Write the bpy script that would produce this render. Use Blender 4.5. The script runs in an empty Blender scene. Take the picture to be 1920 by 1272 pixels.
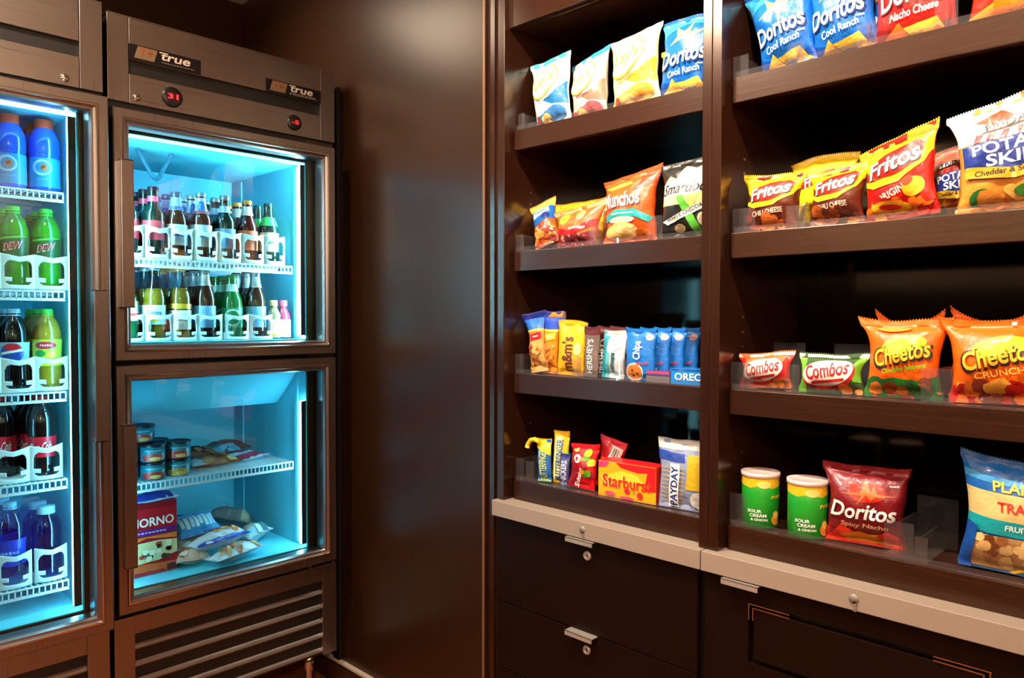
import bpy, bmesh, math, random
from mathutils import Vector, Matrix, noise
sc = bpy.context.scene
COL = sc.collection
PI = math.pi
# ------------------------------------------------------------------ camera
cam_d = bpy.data.cameras.new('camera'); cam = bpy.data.objects.new('camera', cam_d); COL.objects.link(cam)
YAW, PIT, ROL, FPX = math.radians(44.2424), math.radians(1.565), math.radians(0.1285), 1400.05
F_ = Vector((math.cos(YAW)*math.cos(PIT), math.sin(YAW)*math.cos(PIT), -math.sin(PIT)))
R_ = Vector((math.sin(YAW), -math.cos(YAW), 0)); U_ = R_.cross(F_)
R2 = R_*math.cos(ROL)+U_*math.sin(ROL); U2 = -R_*math.sin(ROL)+U_*math.cos(ROL)
M = Matrix((R2, U2, -F_)).transposed().to_4x4(); M.translation = Vector((0, 0, 1.25))
cam.matrix_world = M
cam_d.sensor_fit = 'HORIZONTAL'; cam_d.sensor_width = 36.0; cam_d.lens = 36.0*FPX/1920.0; cam_d.clip_start = 0.05
sc.camera = cam
# ------------------------------------------------------------------ view, world
sc.view_settings.view_transform = 'Standard'; sc.view_settings.look = 'None'
sc.view_settings.gamma = 1.0; sc.view_settings.use_curve_mapping = False
sc.view_settings.exposure = 0.0
w = bpy.data.worlds.new('room_dark'); sc.world = w; w.use_nodes = True
w.node_tree.nodes['Background'].inputs[0].default_value = (0.9, 0.75, 0.6, 1)
w.node_tree.nodes['Background'].inputs[1].default_value = 0.02
sc.cycles.use_denoising = True
sc.cycles.max_bounces = 10; sc.cycles.transparent_max_bounces = 24; sc.cycles.diffuse_bounces = 4
sc.cycles.glossy_bounces = 4; sc.cycles.sample_clamp_indirect = 6.0
sc.cycles.caustics_reflective = False; sc.cycles.caustics_refractive = False
# ------------------------------------------------------------------ ceiling lamps and added fill lights
def disk(x, y, power, size, col=(1, 0.85, 0.67), spread=110, z=2.485, aim=None):
    l = bpy.data.lights.new('ceiling_or_fill_light', 'AREA'); l.shape = 'DISK'; l.size = size; l.energy = power
    l.color = col; l.spread = math.radians(spread)
    o = bpy.data.objects.new('ceiling_or_fill_light', l); COL.objects.link(o); o.location = (x, y, z)
    if aim:
        d = Vector(aim)-o.location
        o.rotation_euler = d.to_track_quat('-Z', 'Y').to_euler()
    return o
LAMPS = [(0.72, 1.08, 19, .12, (1.43, 1.02, 1.78)), (0.70, 0.30, 18, .12, (1.43, .42, 1.75)), (0.12, 1.50, 30, .20, None), (0.85, 2.30, 8, .45, (1.40, 2.2, 1.9)), (-1.45, 1.6, 26, .12, (-1.8, 1.6, 2.0)), (-1.45, .4, 30, .12, (-1.8, .4, 2.0)), (-1.45, -.9, 30, .12, (-1.8, -.9, 2.0)), (-.9, -1.65, 28, .12, (-.9, -2.0, 2.0)), (.1, -1.65, 28, .12, (.1, -2.0, 2.0)), (-.3, .5, 5, .12, None), (1.0, -1.65, 26, .12, (1.0, -2.0, 2.0))]  # lamps aimed at panel and rear walls, and the mid-floor one, are added fills
for x, y, p_, s_, a_ in LAMPS:
    disk(x, y, p_, s_, spread=100 if a_ else (172 if s_ == .20 else 130), aim=a_)
for x, y, z, e in ((-.7, -.9, 2.05, 48),):
    l = bpy.data.lights.new('rear_fill_light', 'POINT'); l.energy = e; l.color = (1, .86, .70); l.shadow_soft_size = .12  # unseen fill light, added to brighten the ceiling and rear walls
    o = bpy.data.objects.new('rear_fill_light', l); COL.objects.link(o); o.location = (x, y, z)
# ------------------------------------------------------------------ materials
def lin(c):
    return tuple(((v/255.0)/12.92 if v/255.0 <= .04045 else ((v/255.0+.055)/1.055)**2.4) for v in c)
MC = {}
def mat(rgb, rough=.4, metal=0, coat=0, emit=0, bump=0, bscale=60, spec=.5, trans=0, name=None):
    key = (rgb, rough, metal, coat, emit, bump, bscale, spec, trans)
    if key in MC: return MC[key]
    m = bpy.data.materials.new(name or 'surface'); m.use_nodes = True
    nt = m.node_tree; b = nt.nodes['Principled BSDF']
    c = lin(rgb)+(1,)
    b.inputs['Base Color'].default_value = c
    b.inputs['Roughness'].default_value = rough; b.inputs['Metallic'].default_value = metal
    b.inputs['Coat Weight'].default_value = coat; b.inputs['Coat Roughness'].default_value = .08
    b.inputs['Specular IOR Level'].default_value = spec
    b.inputs['Transmission Weight'].default_value = trans
    if emit:
        b.inputs['Emission Color'].default_value = c; b.inputs['Emission Strength'].default_value = emit
    if bump:
        n = nt.nodes.new('ShaderNodeTexNoise'); n.inputs['Scale'].default_value = bscale
        n.inputs['Detail'].default_value = 3
        tc = nt.nodes.new('ShaderNodeTexCoord'); nt.links.new(tc.outputs['Object'], n.inputs['Vector'])
        bp = nt.nodes.new('ShaderNodeBump'); bp.inputs['Strength'].default_value = bump; bp.inputs['Distance'].default_value = .01
        nt.links.new(n.outputs['Fac'], bp.inputs['Height']); nt.links.new(bp.outputs['Normal'], b.inputs['Normal'])
    MC[key] = m
    return m
def film(rgb, rough=.3): return mat(tuple(rgb), rough+.08, 0, .12, 0, .25, 55)
def wood(name, dark, light, rough, vert=True, bumps=.03, spec=.5):
    m = bpy.data.materials.new(name); m.use_nodes = True; nt = m.node_tree; b = nt.nodes['Principled BSDF']
    tc = nt.nodes.new('ShaderNodeTexCoord'); mp = nt.nodes.new('ShaderNodeMapping')
    mp.inputs['Scale'].default_value = (55, 55, 1.6) if vert else (55, 1.6, 55)
    nt.links.new(tc.outputs['Object'], mp.inputs['Vector'])
    n = nt.nodes.new('ShaderNodeTexNoise'); n.inputs['Scale'].default_value = 3.0; n.inputs['Detail'].default_value = 6
    nt.links.new(mp.outputs['Vector'], n.inputs['Vector'])
    r = nt.nodes.new('ShaderNodeValToRGB'); r.color_ramp.elements[0].position = .35; r.color_ramp.elements[1].position = .7
    r.color_ramp.elements[0].color = lin(dark)+(1,); r.color_ramp.elements[1].color = lin(light)+(1,)
    nt.links.new(n.outputs['Fac'], r.inputs['Fac']); nt.links.new(r.outputs['Color'], b.inputs['Base Color'])
    b.inputs['Roughness'].default_value = rough; b.inputs['Specular IOR Level'].default_value = spec; b.inputs['Specular Tint'].default_value = (1, .84, .72, 1)
    bp = nt.nodes.new('ShaderNodeBump'); bp.inputs['Strength'].default_value = bumps; bp.inputs['Distance'].default_value = .004
    nt.links.new(n.outputs['Fac'], bp.inputs['Height']); nt.links.new(bp.outputs['Normal'], b.inputs['Normal'])
    return m
def steel(name, rgb, rough, axis='x', aniso=.0):
    m = bpy.data.materials.new(name); m.use_nodes = True; nt = m.node_tree; b = nt.nodes['Principled BSDF']
    b.inputs['Base Color'].default_value = lin(rgb)+(1,); b.inputs['Metallic'].default_value = 1
    tc = nt.nodes.new('ShaderNodeTexCoord'); mp = nt.nodes.new('ShaderNodeMapping')
    mp.inputs['Scale'].default_value = (1, 200, 200) if axis == 'x' else (200, 200, 1)
    nt.links.new(tc.outputs['Object'], mp.inputs['Vector'])
    n = nt.nodes.new('ShaderNodeTexNoise'); n.inputs['Scale'].default_value = 2.5; n.inputs['Detail'].default_value = 3
    nt.links.new(mp.outputs['Vector'], n.inputs['Vector'])
    mr = nt.nodes.new('ShaderNodeMapRange'); mr.inputs['To Min'].default_value = rough-.07; mr.inputs['To Max'].default_value = rough+.07
    nt.links.new(n.outputs['Fac'], mr.inputs['Value']); nt.links.new(mr.outputs['Result'], b.inputs['Roughness'])
    bp = nt.nodes.new('ShaderNodeBump'); bp.inputs['Strength'].default_value = .02; bp.inputs['Distance'].default_value = .001
    nt.links.new(n.outputs['Fac'], bp.inputs['Height']); nt.links.new(bp.outputs['Normal'], b.inputs['Normal'])
    return m
def thin_glass(name, tint=(255, 255, 255), refl=1.0, rough=.0, ior=1.45):
    m = bpy.data.materials.new(name); m.use_nodes = True; nt = m.node_tree; nt.nodes.clear()
    out = nt.nodes.new('ShaderNodeOutputMaterial'); mix = nt.nodes.new('ShaderNodeMixShader')
    t = nt.nodes.new('ShaderNodeBsdfTransparent'); t.inputs[0].default_value = lin(tint)+(1,)
    g = nt.nodes.new('ShaderNodeBsdfGlossy'); g.inputs['Roughness'].default_value = rough
    fr = nt.nodes.new('ShaderNodeFresnel'); fr.inputs[0].default_value = ior
    ml = nt.nodes.new('ShaderNodeMath'); ml.operation = 'MULTIPLY'; ml.inputs[1].default_value = refl; ml.use_clamp = True
    # both faces of a pane use the outside index, so a back face does not reflect totally
    geo = nt.nodes.new('ShaderNodeNewGeometry'); mu = nt.nodes.new('ShaderNodeMath'); mu.operation = 'MULTIPLY_ADD'
    mu.inputs[1].default_value = -1; mu.inputs[2].default_value = 1
    m2 = nt.nodes.new('ShaderNodeMath'); m2.operation = 'MULTIPLY'
    nt.links.new(fr.outputs[0], ml.inputs[0]); nt.links.new(geo.outputs['Backfacing'], mu.inputs[0])
    nt.links.new(ml.outputs[0], m2.inputs[0]); nt.links.new(mu.outputs[0], m2.inputs[1])
    nt.links.new(m2.outputs[0], mix.inputs[0]); nt.links.new(t.outputs[0], mix.inputs[1]); nt.links.new(g.outputs[0], mix.inputs[2])
    nt.links.new(mix.outputs[0], out.inputs[0])
    return m
M_PANEL = wood('espresso_wall_laminate', (40, 21, 9), (44, 23, 10), .31, True, .004, .42)
M_WOOD = wood('espresso_shelf_laminate', (42, 20, 11), (52, 26, 14), .27, False, .03, .6)
M_STILE = wood('espresso_upright_laminate', (40, 19, 10), (48, 23, 13), .20, True, .01, .7)
M_DRAWER = wood('espresso_drawer_laminate', (21, 9, 5), (25, 11, 6), .40, True, .02, .15)
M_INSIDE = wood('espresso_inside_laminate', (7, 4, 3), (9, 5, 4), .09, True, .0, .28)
M_STEEL = steel('brushed_steel', (168, 158, 153), .30, 'x')
M_STEELV = steel('brushed_steel_upright', (160, 150, 146), .30, 'z')
M_CHROME = mat((210, 200, 190), .15, 1)
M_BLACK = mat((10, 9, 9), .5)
M_GASKET = mat((14, 13, 14), .6)
M_LINER = mat((98, 212, 236), .45)
M_ALU = mat((205, 192, 180), .38, .6)
M_BEAD = mat((225, 205, 190), .16, 1)
M_MULL = mat((96, 76, 66), .35, 1)
M_WIRE = mat((225, 240, 245), .35)
M_ORG = mat((215, 240, 248), .4)
M_GLASS = thin_glass('door_glass', (222, 240, 240), 1.6)
M_ACRYL = thin_glass('clear_acrylic', (247, 245, 244), 1.4)
def haze(m, f, c):
    nt = m.node_tree; out = [n for n in nt.nodes if n.type == 'OUTPUT_MATERIAL'][0]; src = out.inputs[0].links[0].from_socket
    mx = nt.nodes.new('ShaderNodeMixShader'); mx.inputs[0].default_value = f
    d = nt.nodes.new('ShaderNodeBsdfDiffuse'); d.inputs[0].default_value = lin(c)+(1,)
    nt.links.new(src, mx.inputs[1]); nt.links.new(d.outputs[0], mx.inputs[2]); nt.links.new(mx.outputs[0], out.inputs[0])
haze(M_ACRYL, .02, (225, 220, 225))
M_WORK = mat((156, 138, 124), .42, 0, 0, 0, .02, 300, .5, 0, 'speckled_stone')
M_WHITE = mat((238, 234, 226), .5)
# ------------------------------------------------------------------ mesh helpers
def new_bm(): return bmesh.new()
def box(bm, x0, x1, y0, y1, z0, z1, mi=0):
    if x0 > x1: x0, x1 = x1, x0
    if y0 > y1: y0, y1 = y1, y0
    if z0 > z1: z0, z1 = z1, z0
    v = [bm.verts.new(p) for p in ((x0,y0,z0),(x1,y0,z0),(x1,y1,z0),(x0,y1,z0),(x0,y0,z1),(x1,y0,z1),(x1,y1,z1),(x0,y1,z1))]
    for f in ((0,3,2,1),(4,5,6,7),(0,1,5,4),(1,2,6,5),(2,3,7,6),(3,0,4,7)):
        fc = bm.faces.new([v[i] for i in f]); fc.material_index = mi
    return v
def obj(name, bm, mats, parent=None, smooth=False, bevel=0, loc=None):
    me = bpy.data.meshes.new(name)
    bmesh.ops.recalc_face_normals(bm, faces=bm.faces[:]) if bevel or smooth == 'r' else None
    bm.to_mesh(me); bm.free()
    o = bpy.data.objects.new(name, me); COL.objects.link(o)
    for m in (mats if isinstance(mats, (list, tuple)) else [mats]): me.materials.append(m)
    if smooth:
        for p in me.polygons: p.use_smooth = True
    if parent is not None: o.parent = parent
    if loc is not None: o.location = loc
    if bevel:
        b = o.modifiers.new('edge', 'BEVEL'); b.width = bevel; b.segments = 2; b.limit_method = 'ANGLE'
    return o
def tag(o, label=None, cat=None, group=None, kind=None):
    if label: o['label'] = label
    if cat: o['category'] = cat
    if group: o['group'] = group
    if kind: o['kind'] = kind
    return o
def thing(name, label, cat, loc=(0, 0, 0), rz=0, group=None, rx=0, ry=0):
    o = bpy.data.objects.new(name, None); COL.objects.link(o); o.location = loc
    o.rotation_mode = 'ZXY'
    o.rotation_euler = (rx, ry, rz); o.empty_display_size = .05
    return tag(o, label, cat, group)
def kids(o): return [c for c in KIDS.get(o.name, [])]
def copy_tree(o, parent=None):
    c = o.copy(); COL.objects.link(c)
    if parent is not None: c.parent = parent
    for ch in list(o.children): copy_tree(ch, c)
    return c
def lathe(bm, prof, seg=24, mi=0, a0=0, a1=2*PI, closed=True, dy=0, dx=0):
    rings = []
    n = seg if closed else seg+1
    for r, z in prof:
        if r < 1e-5: rings.append([bm.verts.new((dx, dy, z))]); continue
        rings.append([bm.verts.new((dx+r*math.sin(a0+(a1-a0)*i/seg), dy-r*math.cos(a0+(a1-a0)*i/seg), z)) for i in range(n)])
    for a, b in zip(rings, rings[1:]):
        for i in range(seg):
            j = (i+1) % n
            if len(a) == 1 and len(b) == 1: continue
            if len(a) == 1: f = bm.faces.new((a[0], b[j], b[i]))
            elif len(b) == 1: f = bm.faces.new((a[i], a[j], b[0]))
            else: f = bm.faces.new((a[i], a[j], b[j], b[i]))
            f.material_index = mi; f.smooth = True
    return rings
# text and flat shapes in a (u, v) plane, later wrapped onto a surface
TXT = {}
def text_verts(s):
    if s in TXT: return TXT[s]
    c = bpy.data.curves.new('lettering', 'FONT'); c.body = s; c.offset = .022; c.resolution_u = 3; c.space_character = 1.0
    o = bpy.data.objects.new('lettering', c); COL.objects.link(o)
    dg = bpy.context.evaluated_depsgraph_get(); dg.update()
    me = bpy.data.meshes.new_from_object(o.evaluated_get(dg))
    vs = [(v.co.x, v.co.y) for v in me.vertices]; fs = [tuple(p.vertices) for p in me.polygons]
    bpy.data.objects.remove(o); bpy.data.curves.remove(c); bpy.data.meshes.remove(me)
    xs = [v[0] for v in vs]; ys = [v[1] for v in vs]
    x0, x1, y0, y1 = min(xs), max(xs), min(ys), max(ys)
    vs = [((x-x0)/(x1-x0)-.5, (y-y0)/(y1-y0)-.5) for x, y in vs]
    TXT[s] = (vs, fs); return TXT[s]
class Art:
    """coloured shapes laid on a wrapped surface"""
    def __init__(self, fn, w, h, step=.005):
        self.fn, self.w, self.h, self.step = fn, w, h, step
        self.mats = []; self.bm = new_bm(); self.layer = 1
    def mi(self, m):
        if m not in self.mats: self.mats.append(m)
        return self.mats.index(m)
    def put(self, tb, m):
        """tb: flat bmesh in (u, v, 0) metres"""
        us = [v.co.x for v in tb.verts]; vs = [v.co.y for v in tb.verts]
        if not us: tb.free(); return
        W2 = self.w/2*.995
        for co, no in (((-W2, 0, 0), (-1, 0, 0)), ((W2, 0, 0), (1, 0, 0)), ((0, .001, 0), (0, -1, 0)), ((0, self.h-.001, 0), (0, 1, 0))):
            bmesh.ops.bisect_plane(tb, geom=tb.verts[:]+tb.edges[:]+tb.faces[:], plane_co=co, plane_no=no, clear_outer=True)
        s = self.step
        for i in range(int(math.floor(min(us)/s)), int(math.ceil(max(us)/s))+1):
            bmesh.ops.bisect_plane(tb, geom=tb.verts[:]+tb.edges[:]+tb.faces[:], plane_co=(i*s, 0, 0), plane_no=(1, 0, 0))
        for i in range(int(math.floor(min(vs)/s)), int(math.ceil(max(vs)/s))+1):
            bmesh.ops.bisect_plane(tb, geom=tb.verts[:]+tb.edges[:]+tb.faces[:], plane_co=(0, i*s, 0), plane_no=(0, 1, 0))
        k = self.mi(m); mp = {}
        for v in tb.verts: mp[v] = self.bm.verts.new(self.fn(v.co.x, v.co.y, self.layer))
        for f in tb.faces:
            vv = [mp[v] for v in f.verts]
            if f.normal.z < 0: vv.reverse()
            nf = self.bm.faces.new(vv); nf.material_index = k; nf.smooth = True
        tb.free(); self.layer += 1
    def poly(self, c, pts, rough=.3, m=None):
        tb = new_bm(); tb.faces.new([tb.verts.new((u*self.w, v*self.h, 0)) for u, v in pts])
        for f in tb.faces: f.normal_update()
        bmesh.ops.triangulate(tb, faces=tb.faces[:], ngon_method='EAR_CLIP')
        for f in tb.faces: f.normal_update()
        self.put(tb, m or film(c, rough))
    def ell(self, c, cx, cy, rx, ry, rot=0, rough=.3, n=28, m=None, a0=0, a1=360):
        r = math.radians(rot); pts = []
        for i in range(n):
            a = math.radians(a0+(a1-a0)*i/(n if a1-a0 == 360 else n-1))
            x, y = rx*math.cos(a)*self.w, ry*math.sin(a)*self.h
            pts.append((cx+(x*math.cos(r)-y*math.sin(r))/self.w, cy+(x*math.sin(r)+y*math.cos(r))/self.h))
        self.poly(c, pts, rough, m)
    def text(self, c, s, cx, cy, tw, th, rot=0, shear=0, arc=0, rough=.35, grow=0):
        vs, fs = text_verts(s); tb = new_bm(); r = math.radians(rot); vv = []
        for x, y in vs:
            y2 = y*th*self.h*(1+grow*x*2) + arc*(x*x)*self.h; x2 = x*tw*self.w + shear*y*th*self.h
            vv.append(tb.verts.new((cx*self.w+x2*math.cos(r)-y2*math.sin(r), cy*self.h+x2*math.sin(r)+y2*math.cos(r), 0)))
        for f in fs:
            try: tb.faces.new([vv[i] for i in f])
            except ValueError: pass
        for f in tb.faces: f.normal_update()
        self.put(tb, film(c, rough))
    def scrib(self, c, cx, cy, tw, th, n=8, vert=False, seed=1):
        rd = random.Random(seed)
        for i in range(n):
            t = (i+.5)/n-.5; k = .36/n
            a, b = rd.uniform(.55, 1)*.5, rd.uniform(.55, 1)*.5
            if vert: pts = [(cx-a*tw, cy+(t-k)*th), (cx+b*tw, cy+(t-k)*th), (cx+b*tw, cy+(t+k)*th), (cx-a*tw, cy+(t+k)*th)]
            else: pts = [(cx+(t-k)*tw, cy-a*th), (cx+(t+k)*tw, cy-a*th), (cx+(t+k)*tw, cy+b*th), (cx+(t-k)*tw, cy+b*th)]
            self.poly(c, pts); self.layer -= 1
        self.layer += 1
    def blobs(self, cols, u0, u1, v0, v1, n, size, seed=1, tri=False):
        rd = random.Random(seed)
        for i in range(n):
            c = cols[i % len(cols)]; u = rd.uniform(u0, u1); v = rd.uniform(v0, v1); a = rd.uniform(0, 2*PI); s = size*rd.uniform(.7, 1.3)
            k = 3 if tri else 8
            pts = []
            for j in range(k):
                q = a+2*PI*j/k; rr = s*(1 if tri else rd.uniform(.75, 1.1))
                pts.append((u+rr*math.cos(q)*(1 if tri else 1.25)/self.w, v+rr*math.sin(q)/self.h))
            self.poly(c, pts)
            if self.layer > 14: self.layer = 9
def execute_art(A, art, seed=1):
    for a in art:
        k = a[0]
        if k == 'p': A.poly(a[1], a[2])
        elif k == 'e': A.ell(*a[1:])
        elif k == 't': A.text(a[1], a[2], *a[3:7], **(a[7] if len(a) > 7 else {}))
        elif k == 'b': A.blobs(*a[1:])
        elif k == 's': A.scrib(*a[1:])
# ------------------------------------------------------------------ bags
# outline of single bags by seed: top corners spread, narrower foot, one corner raised, hollow top edge
SHAPE = {1: dict(flare=.04, taper=.14, skew=-.006), 2: dict(skew=.006, taper=.06), 3: dict(skew=-.004, flare=.08, taper=.04), 4: dict(skew=.008), 5: dict(skew=.004), 6: dict(flare=.06, taper=.22, skew=-.002), 7: dict(skew=.004),
         8: dict(taper=.10), 9: dict(), 22: dict(skew=-.004, dip=.004), 23: dict(flare=.10, taper=.25, skew=.010), 24: dict(skew=.006), 25: dict(flare=.08, skew=.016, taper=.0), 26: dict(skew=.014, flare=.02), 21: dict(flare=.12),
         61: dict(flare=.10, dip=.004), 62: dict(flare=.12, dip=-.008), 63: dict(flare=.14, skew=.010, dip=.006), 64: dict(flare=.06, skew=.018, taper=.02), 65: dict(skew=.010), 66: dict(skew=.022, flare=.02),
         71: dict(flare=.06, skew=.004), 72: dict(flare=.02, dip=.003), 73: dict(flare=.20, dip=.008), 74: dict(flare=.05, dip=.030), 75: dict(flare=.16, dip=.010), 76: dict(flare=.05, dip=.030), 81: dict(flare=.03), 82: dict(skew=-.010, flare=.02),
         31: dict(flare=.45, taper=.0), 32: dict(flare=.3), 33: dict(flare=.3), 34: dict(flare=.06, dip=-.004, skew=-.003), 41: dict(flare=.03, dip=.003), 54: dict(flare=.05, skew=.006), 55: dict(flare=.1, skew=-.004), 56: dict(flare=.03), 51: dict(flare=.05), 52: dict(flare=.04)}
def bag_mesh(w, h, d, base, art, seed=0, seal=.012, pinch=.14, crumple=.005, back=None, top=None, topc=None, floor_flat=False, sag=0):
    """pillow bag: front towards -Y, standing on z=0"""
    S = SHAPE.get(seed, {}); flare, taper, skew, dip = S.get('flare', .03), S.get('taper', .03), S.get('skew', 0), S.get('dip', .002)
    if w > .1: d = d*1.18
    def prof(v):
        s = (v-seal)/(h-2*seal)
        return math.sin(PI*min(max(s, 0), 1))**.55 if 0 < s < 1 else 0.0
    def T(u, v):
        p = prof(v); e = max(0.0, 1-abs(2*u/w)**2.6)**.62
        t = d/2*p*e
        n1 = noise.noise((u*28+seed*7.1, v*28, seed*3.3)); n2 = noise.noise((u*52+seed*5, v*36, seed*1.7))
        t += (crumple*n1*(.35+.65*p)+crumple*.45*n2)*min(1, e*1.5)
        k = max(0, 1-abs(v-(h-seal))/(h*.22)); k2 = max(0, 1-abs(v-seal)/(h*.18))
        t += .0022*math.sin(u*130+seed*2+noise.noise((u*20, v*20, seed))*3)*(k+k2)*e*(1 if 0 < prof(v) else .35)
        return t
    def fn(u, v, L=0, side=-1):
        p = prof(v); q = min(max(v/h, 0.0), 1.0); x = u*(1-pinch*p)*(1+flare*q**5)*(1-taper*(1-q)**1.5)
        bend = sag*(v/h)**2
        x += .004*noise.noise((v*25, seed*2.2, 1.5))
        wav = .003*math.sin(v*60+seed)*(1-p)
        z = v + .0035*noise.noise((u*22+seed, 9.1, seed*.7))*(v/h) + skew*(2*u/w)*q**3 - dip*(1-(2*u/w)**2)*q**6
        t = T(u, v)
        y = side*(t + .00034*L) + wav + bend
        if L: y -= .0003
        return Vector((x, y, max(z, 0.0008)))
    A = Art(fn, w, h)
    base_m = film(base); A.mi(base_m); bm = A.bm
    st = A.step
    us = [-w/2]+[i*st for i in range(int(-w/2/st), int(w/2/st)+1) if abs(i*st) < w/2-.001]+[w/2]
    vs = [0.0]+[i*st for i in range(1, int(h/st)+1) if i*st < h-.001]+[h]
    nu, nv = len(us)-1, len(vs)-1
    fr = [[bm.verts.new(fn(us[i], vs[j])) for i in range(nu+1)] for j in range(nv+1)]
    bk = [[fr[j][i] if i in (0, nu) else bm.verts.new(fn(us[i], vs[j], 0, .85)) for i in range(nu+1)] for j in range(nv+1)]
    bi = A.mi(film(back)) if back else 0
    for j in range(nv):
        for i in range(nu):
            f = bm.faces.new((fr[j][i], fr[j][i+1], fr[j+1][i+1], fr[j+1][i])); f.smooth = True
            f = bm.faces.new((bk[j][i+1], bk[j][i], bk[j+1][i], bk[j+1][i+1])); f.smooth = True; f.material_index = bi
    # crimped seal lines and pinked edge at top and bottom
    n = int(w/.004)
    for zz, sg in ((h, 1), (0.0008, 0)):
        if not sg: continue
        for i in range(n):
            u0 = -w/2+w*i/n; u1 = -w/2+w*(i+1)/n
            a = fn(u0, h, 1); b = fn(u1, h, 1); c = fn((u0+u1)/2, h, 1)+Vector((0, 0, .003))
            f = bm.faces.new([bm.verts.new(p) for p in (a, b, c)]); f.material_index = A.mi(film(topc or base))
    execute_art(A, art)
    return A
PACKS = []
def pack(name, label, X, Y, Z, A, phi=0, tilt=0, roll=0, group=None, cat='snack bag', smooth=True):
    me_bm = A.bm
    o = obj(name, me_bm, A.mats, None, False)
    o.rotation_mode = 'XYZ'
    Rm = Matrix.Rotation(math.radians(-90+phi), 4, 'Z') @ Matrix.Rotation(math.radians(-tilt), 4, 'X') @ Matrix.Rotation(math.radians(roll), 4, 'Y')
    o.matrix_world = Matrix.Translation((X, Y, Z)) @ Rm
    # rest on the shelf
    lo = min((o.matrix_world @ v.co).z for v in o.data.vertices)
    o.location.z += Z + .0012 - lo
    ws = [o.matrix_world @ v.co for v in o.data.vertices]
    y0 = min(v.y for v in ws)+o.location.y-Y; y1 = max(v.y for v in ws)+o.location.y-Y; x0 = min(v.x for v in ws)
    hi = 1.391 if Y > .8 else .7655
    if y1 > hi: o.location.y -= y1-hi
    if Y > .8 and y0 < .8125: o.location.y += .8125-y0
    if x0 < 1.4448: o.location.x += 1.4448-x0
    tag(o, label, cat, group); PACKS.append(o)
    return o
# ================================================================== ROOM
CEIL = 2.496
def slab(name, x0, x1, y0, y1, z0, z1, m, kind='structure', bevel=0, parent=None):
    bm = new_bm(); box(bm, x0, x1, y0, y1, z0, z1)
    o = obj(name, bm, m, parent, bevel=bevel)
    if kind: tag(o, kind=kind)
    return o
M_FLOOR = mat((150, 76, 30), .45, 0, 0, 0, .1, 80)
M_CREAM = mat((242, 232, 200), .7)
M_RWALL = mat((196, 172, 146), .6)
slab('floor', -1.9, 1.95, -2.1, 3.0, -.05, 0, M_FLOOR)
slab('ceiling', -1.9, 1.95, -2.1, 3.0, CEIL, CEIL+.05, M_CREAM)
slab('wall_back', -1.9, 1.95, 2.868, 2.95, 0, CEIL, M_PANEL)
slab('wall_right', 1.40, 1.46, 1.4655, 2.868, 0, CEIL, M_PANEL)
slab('wall_rear_of_shelving', 1.86, 1.95, -2.05, 1.4655, 0, CEIL, M_PANEL).name = 'wall_far_right'
slab('wall_left', -1.9, -1.8, -2.1, 2.868, 0, CEIL, M_RWALL)
slab('wall_front', -1.8, 1.86, -2.1, -2.0, 0, CEIL, M_RWALL)
bm = new_bm(); box(bm, 1.388, 1.3995, 1.466, 2.868, 0.0, .078, 0); box(bm, 1.384, 1.3995, 1.466, 2.868, .078, .086, 1)
tag(obj('baseboard_right', bm, [mat((60, 36, 22), .4), mat((200, 182, 165), .35)]), kind='structure')
# narrow black strip on the panelled wall beside the cooler
tag(slab('black_strip', 1.386, 1.3995, 2.168, 2.20, .088, 2.02, M_BLACK, None), kind='structure')
# edge trim where the panelled wall meets the shelving
bm = new_bm(); box(bm, 1.398, 1.40, 1.466, 1.474, .09, CEIL)
tag(obj('trim_2', bm, mat((120, 80, 52), .35)), kind='structure')
for nm, a in (('unseen_panel_left', (-1.80, -1.775, -2.0, 2.868)), ('unseen_panel_front', (-1.775, 1.86, -2.0, -1.975))):
    slab(nm, a[0], a[1], a[2], a[3], 0, 1.45, M_PANEL)  # unseen dark panels, added to darken reflections in shelf fronts and steel
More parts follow.
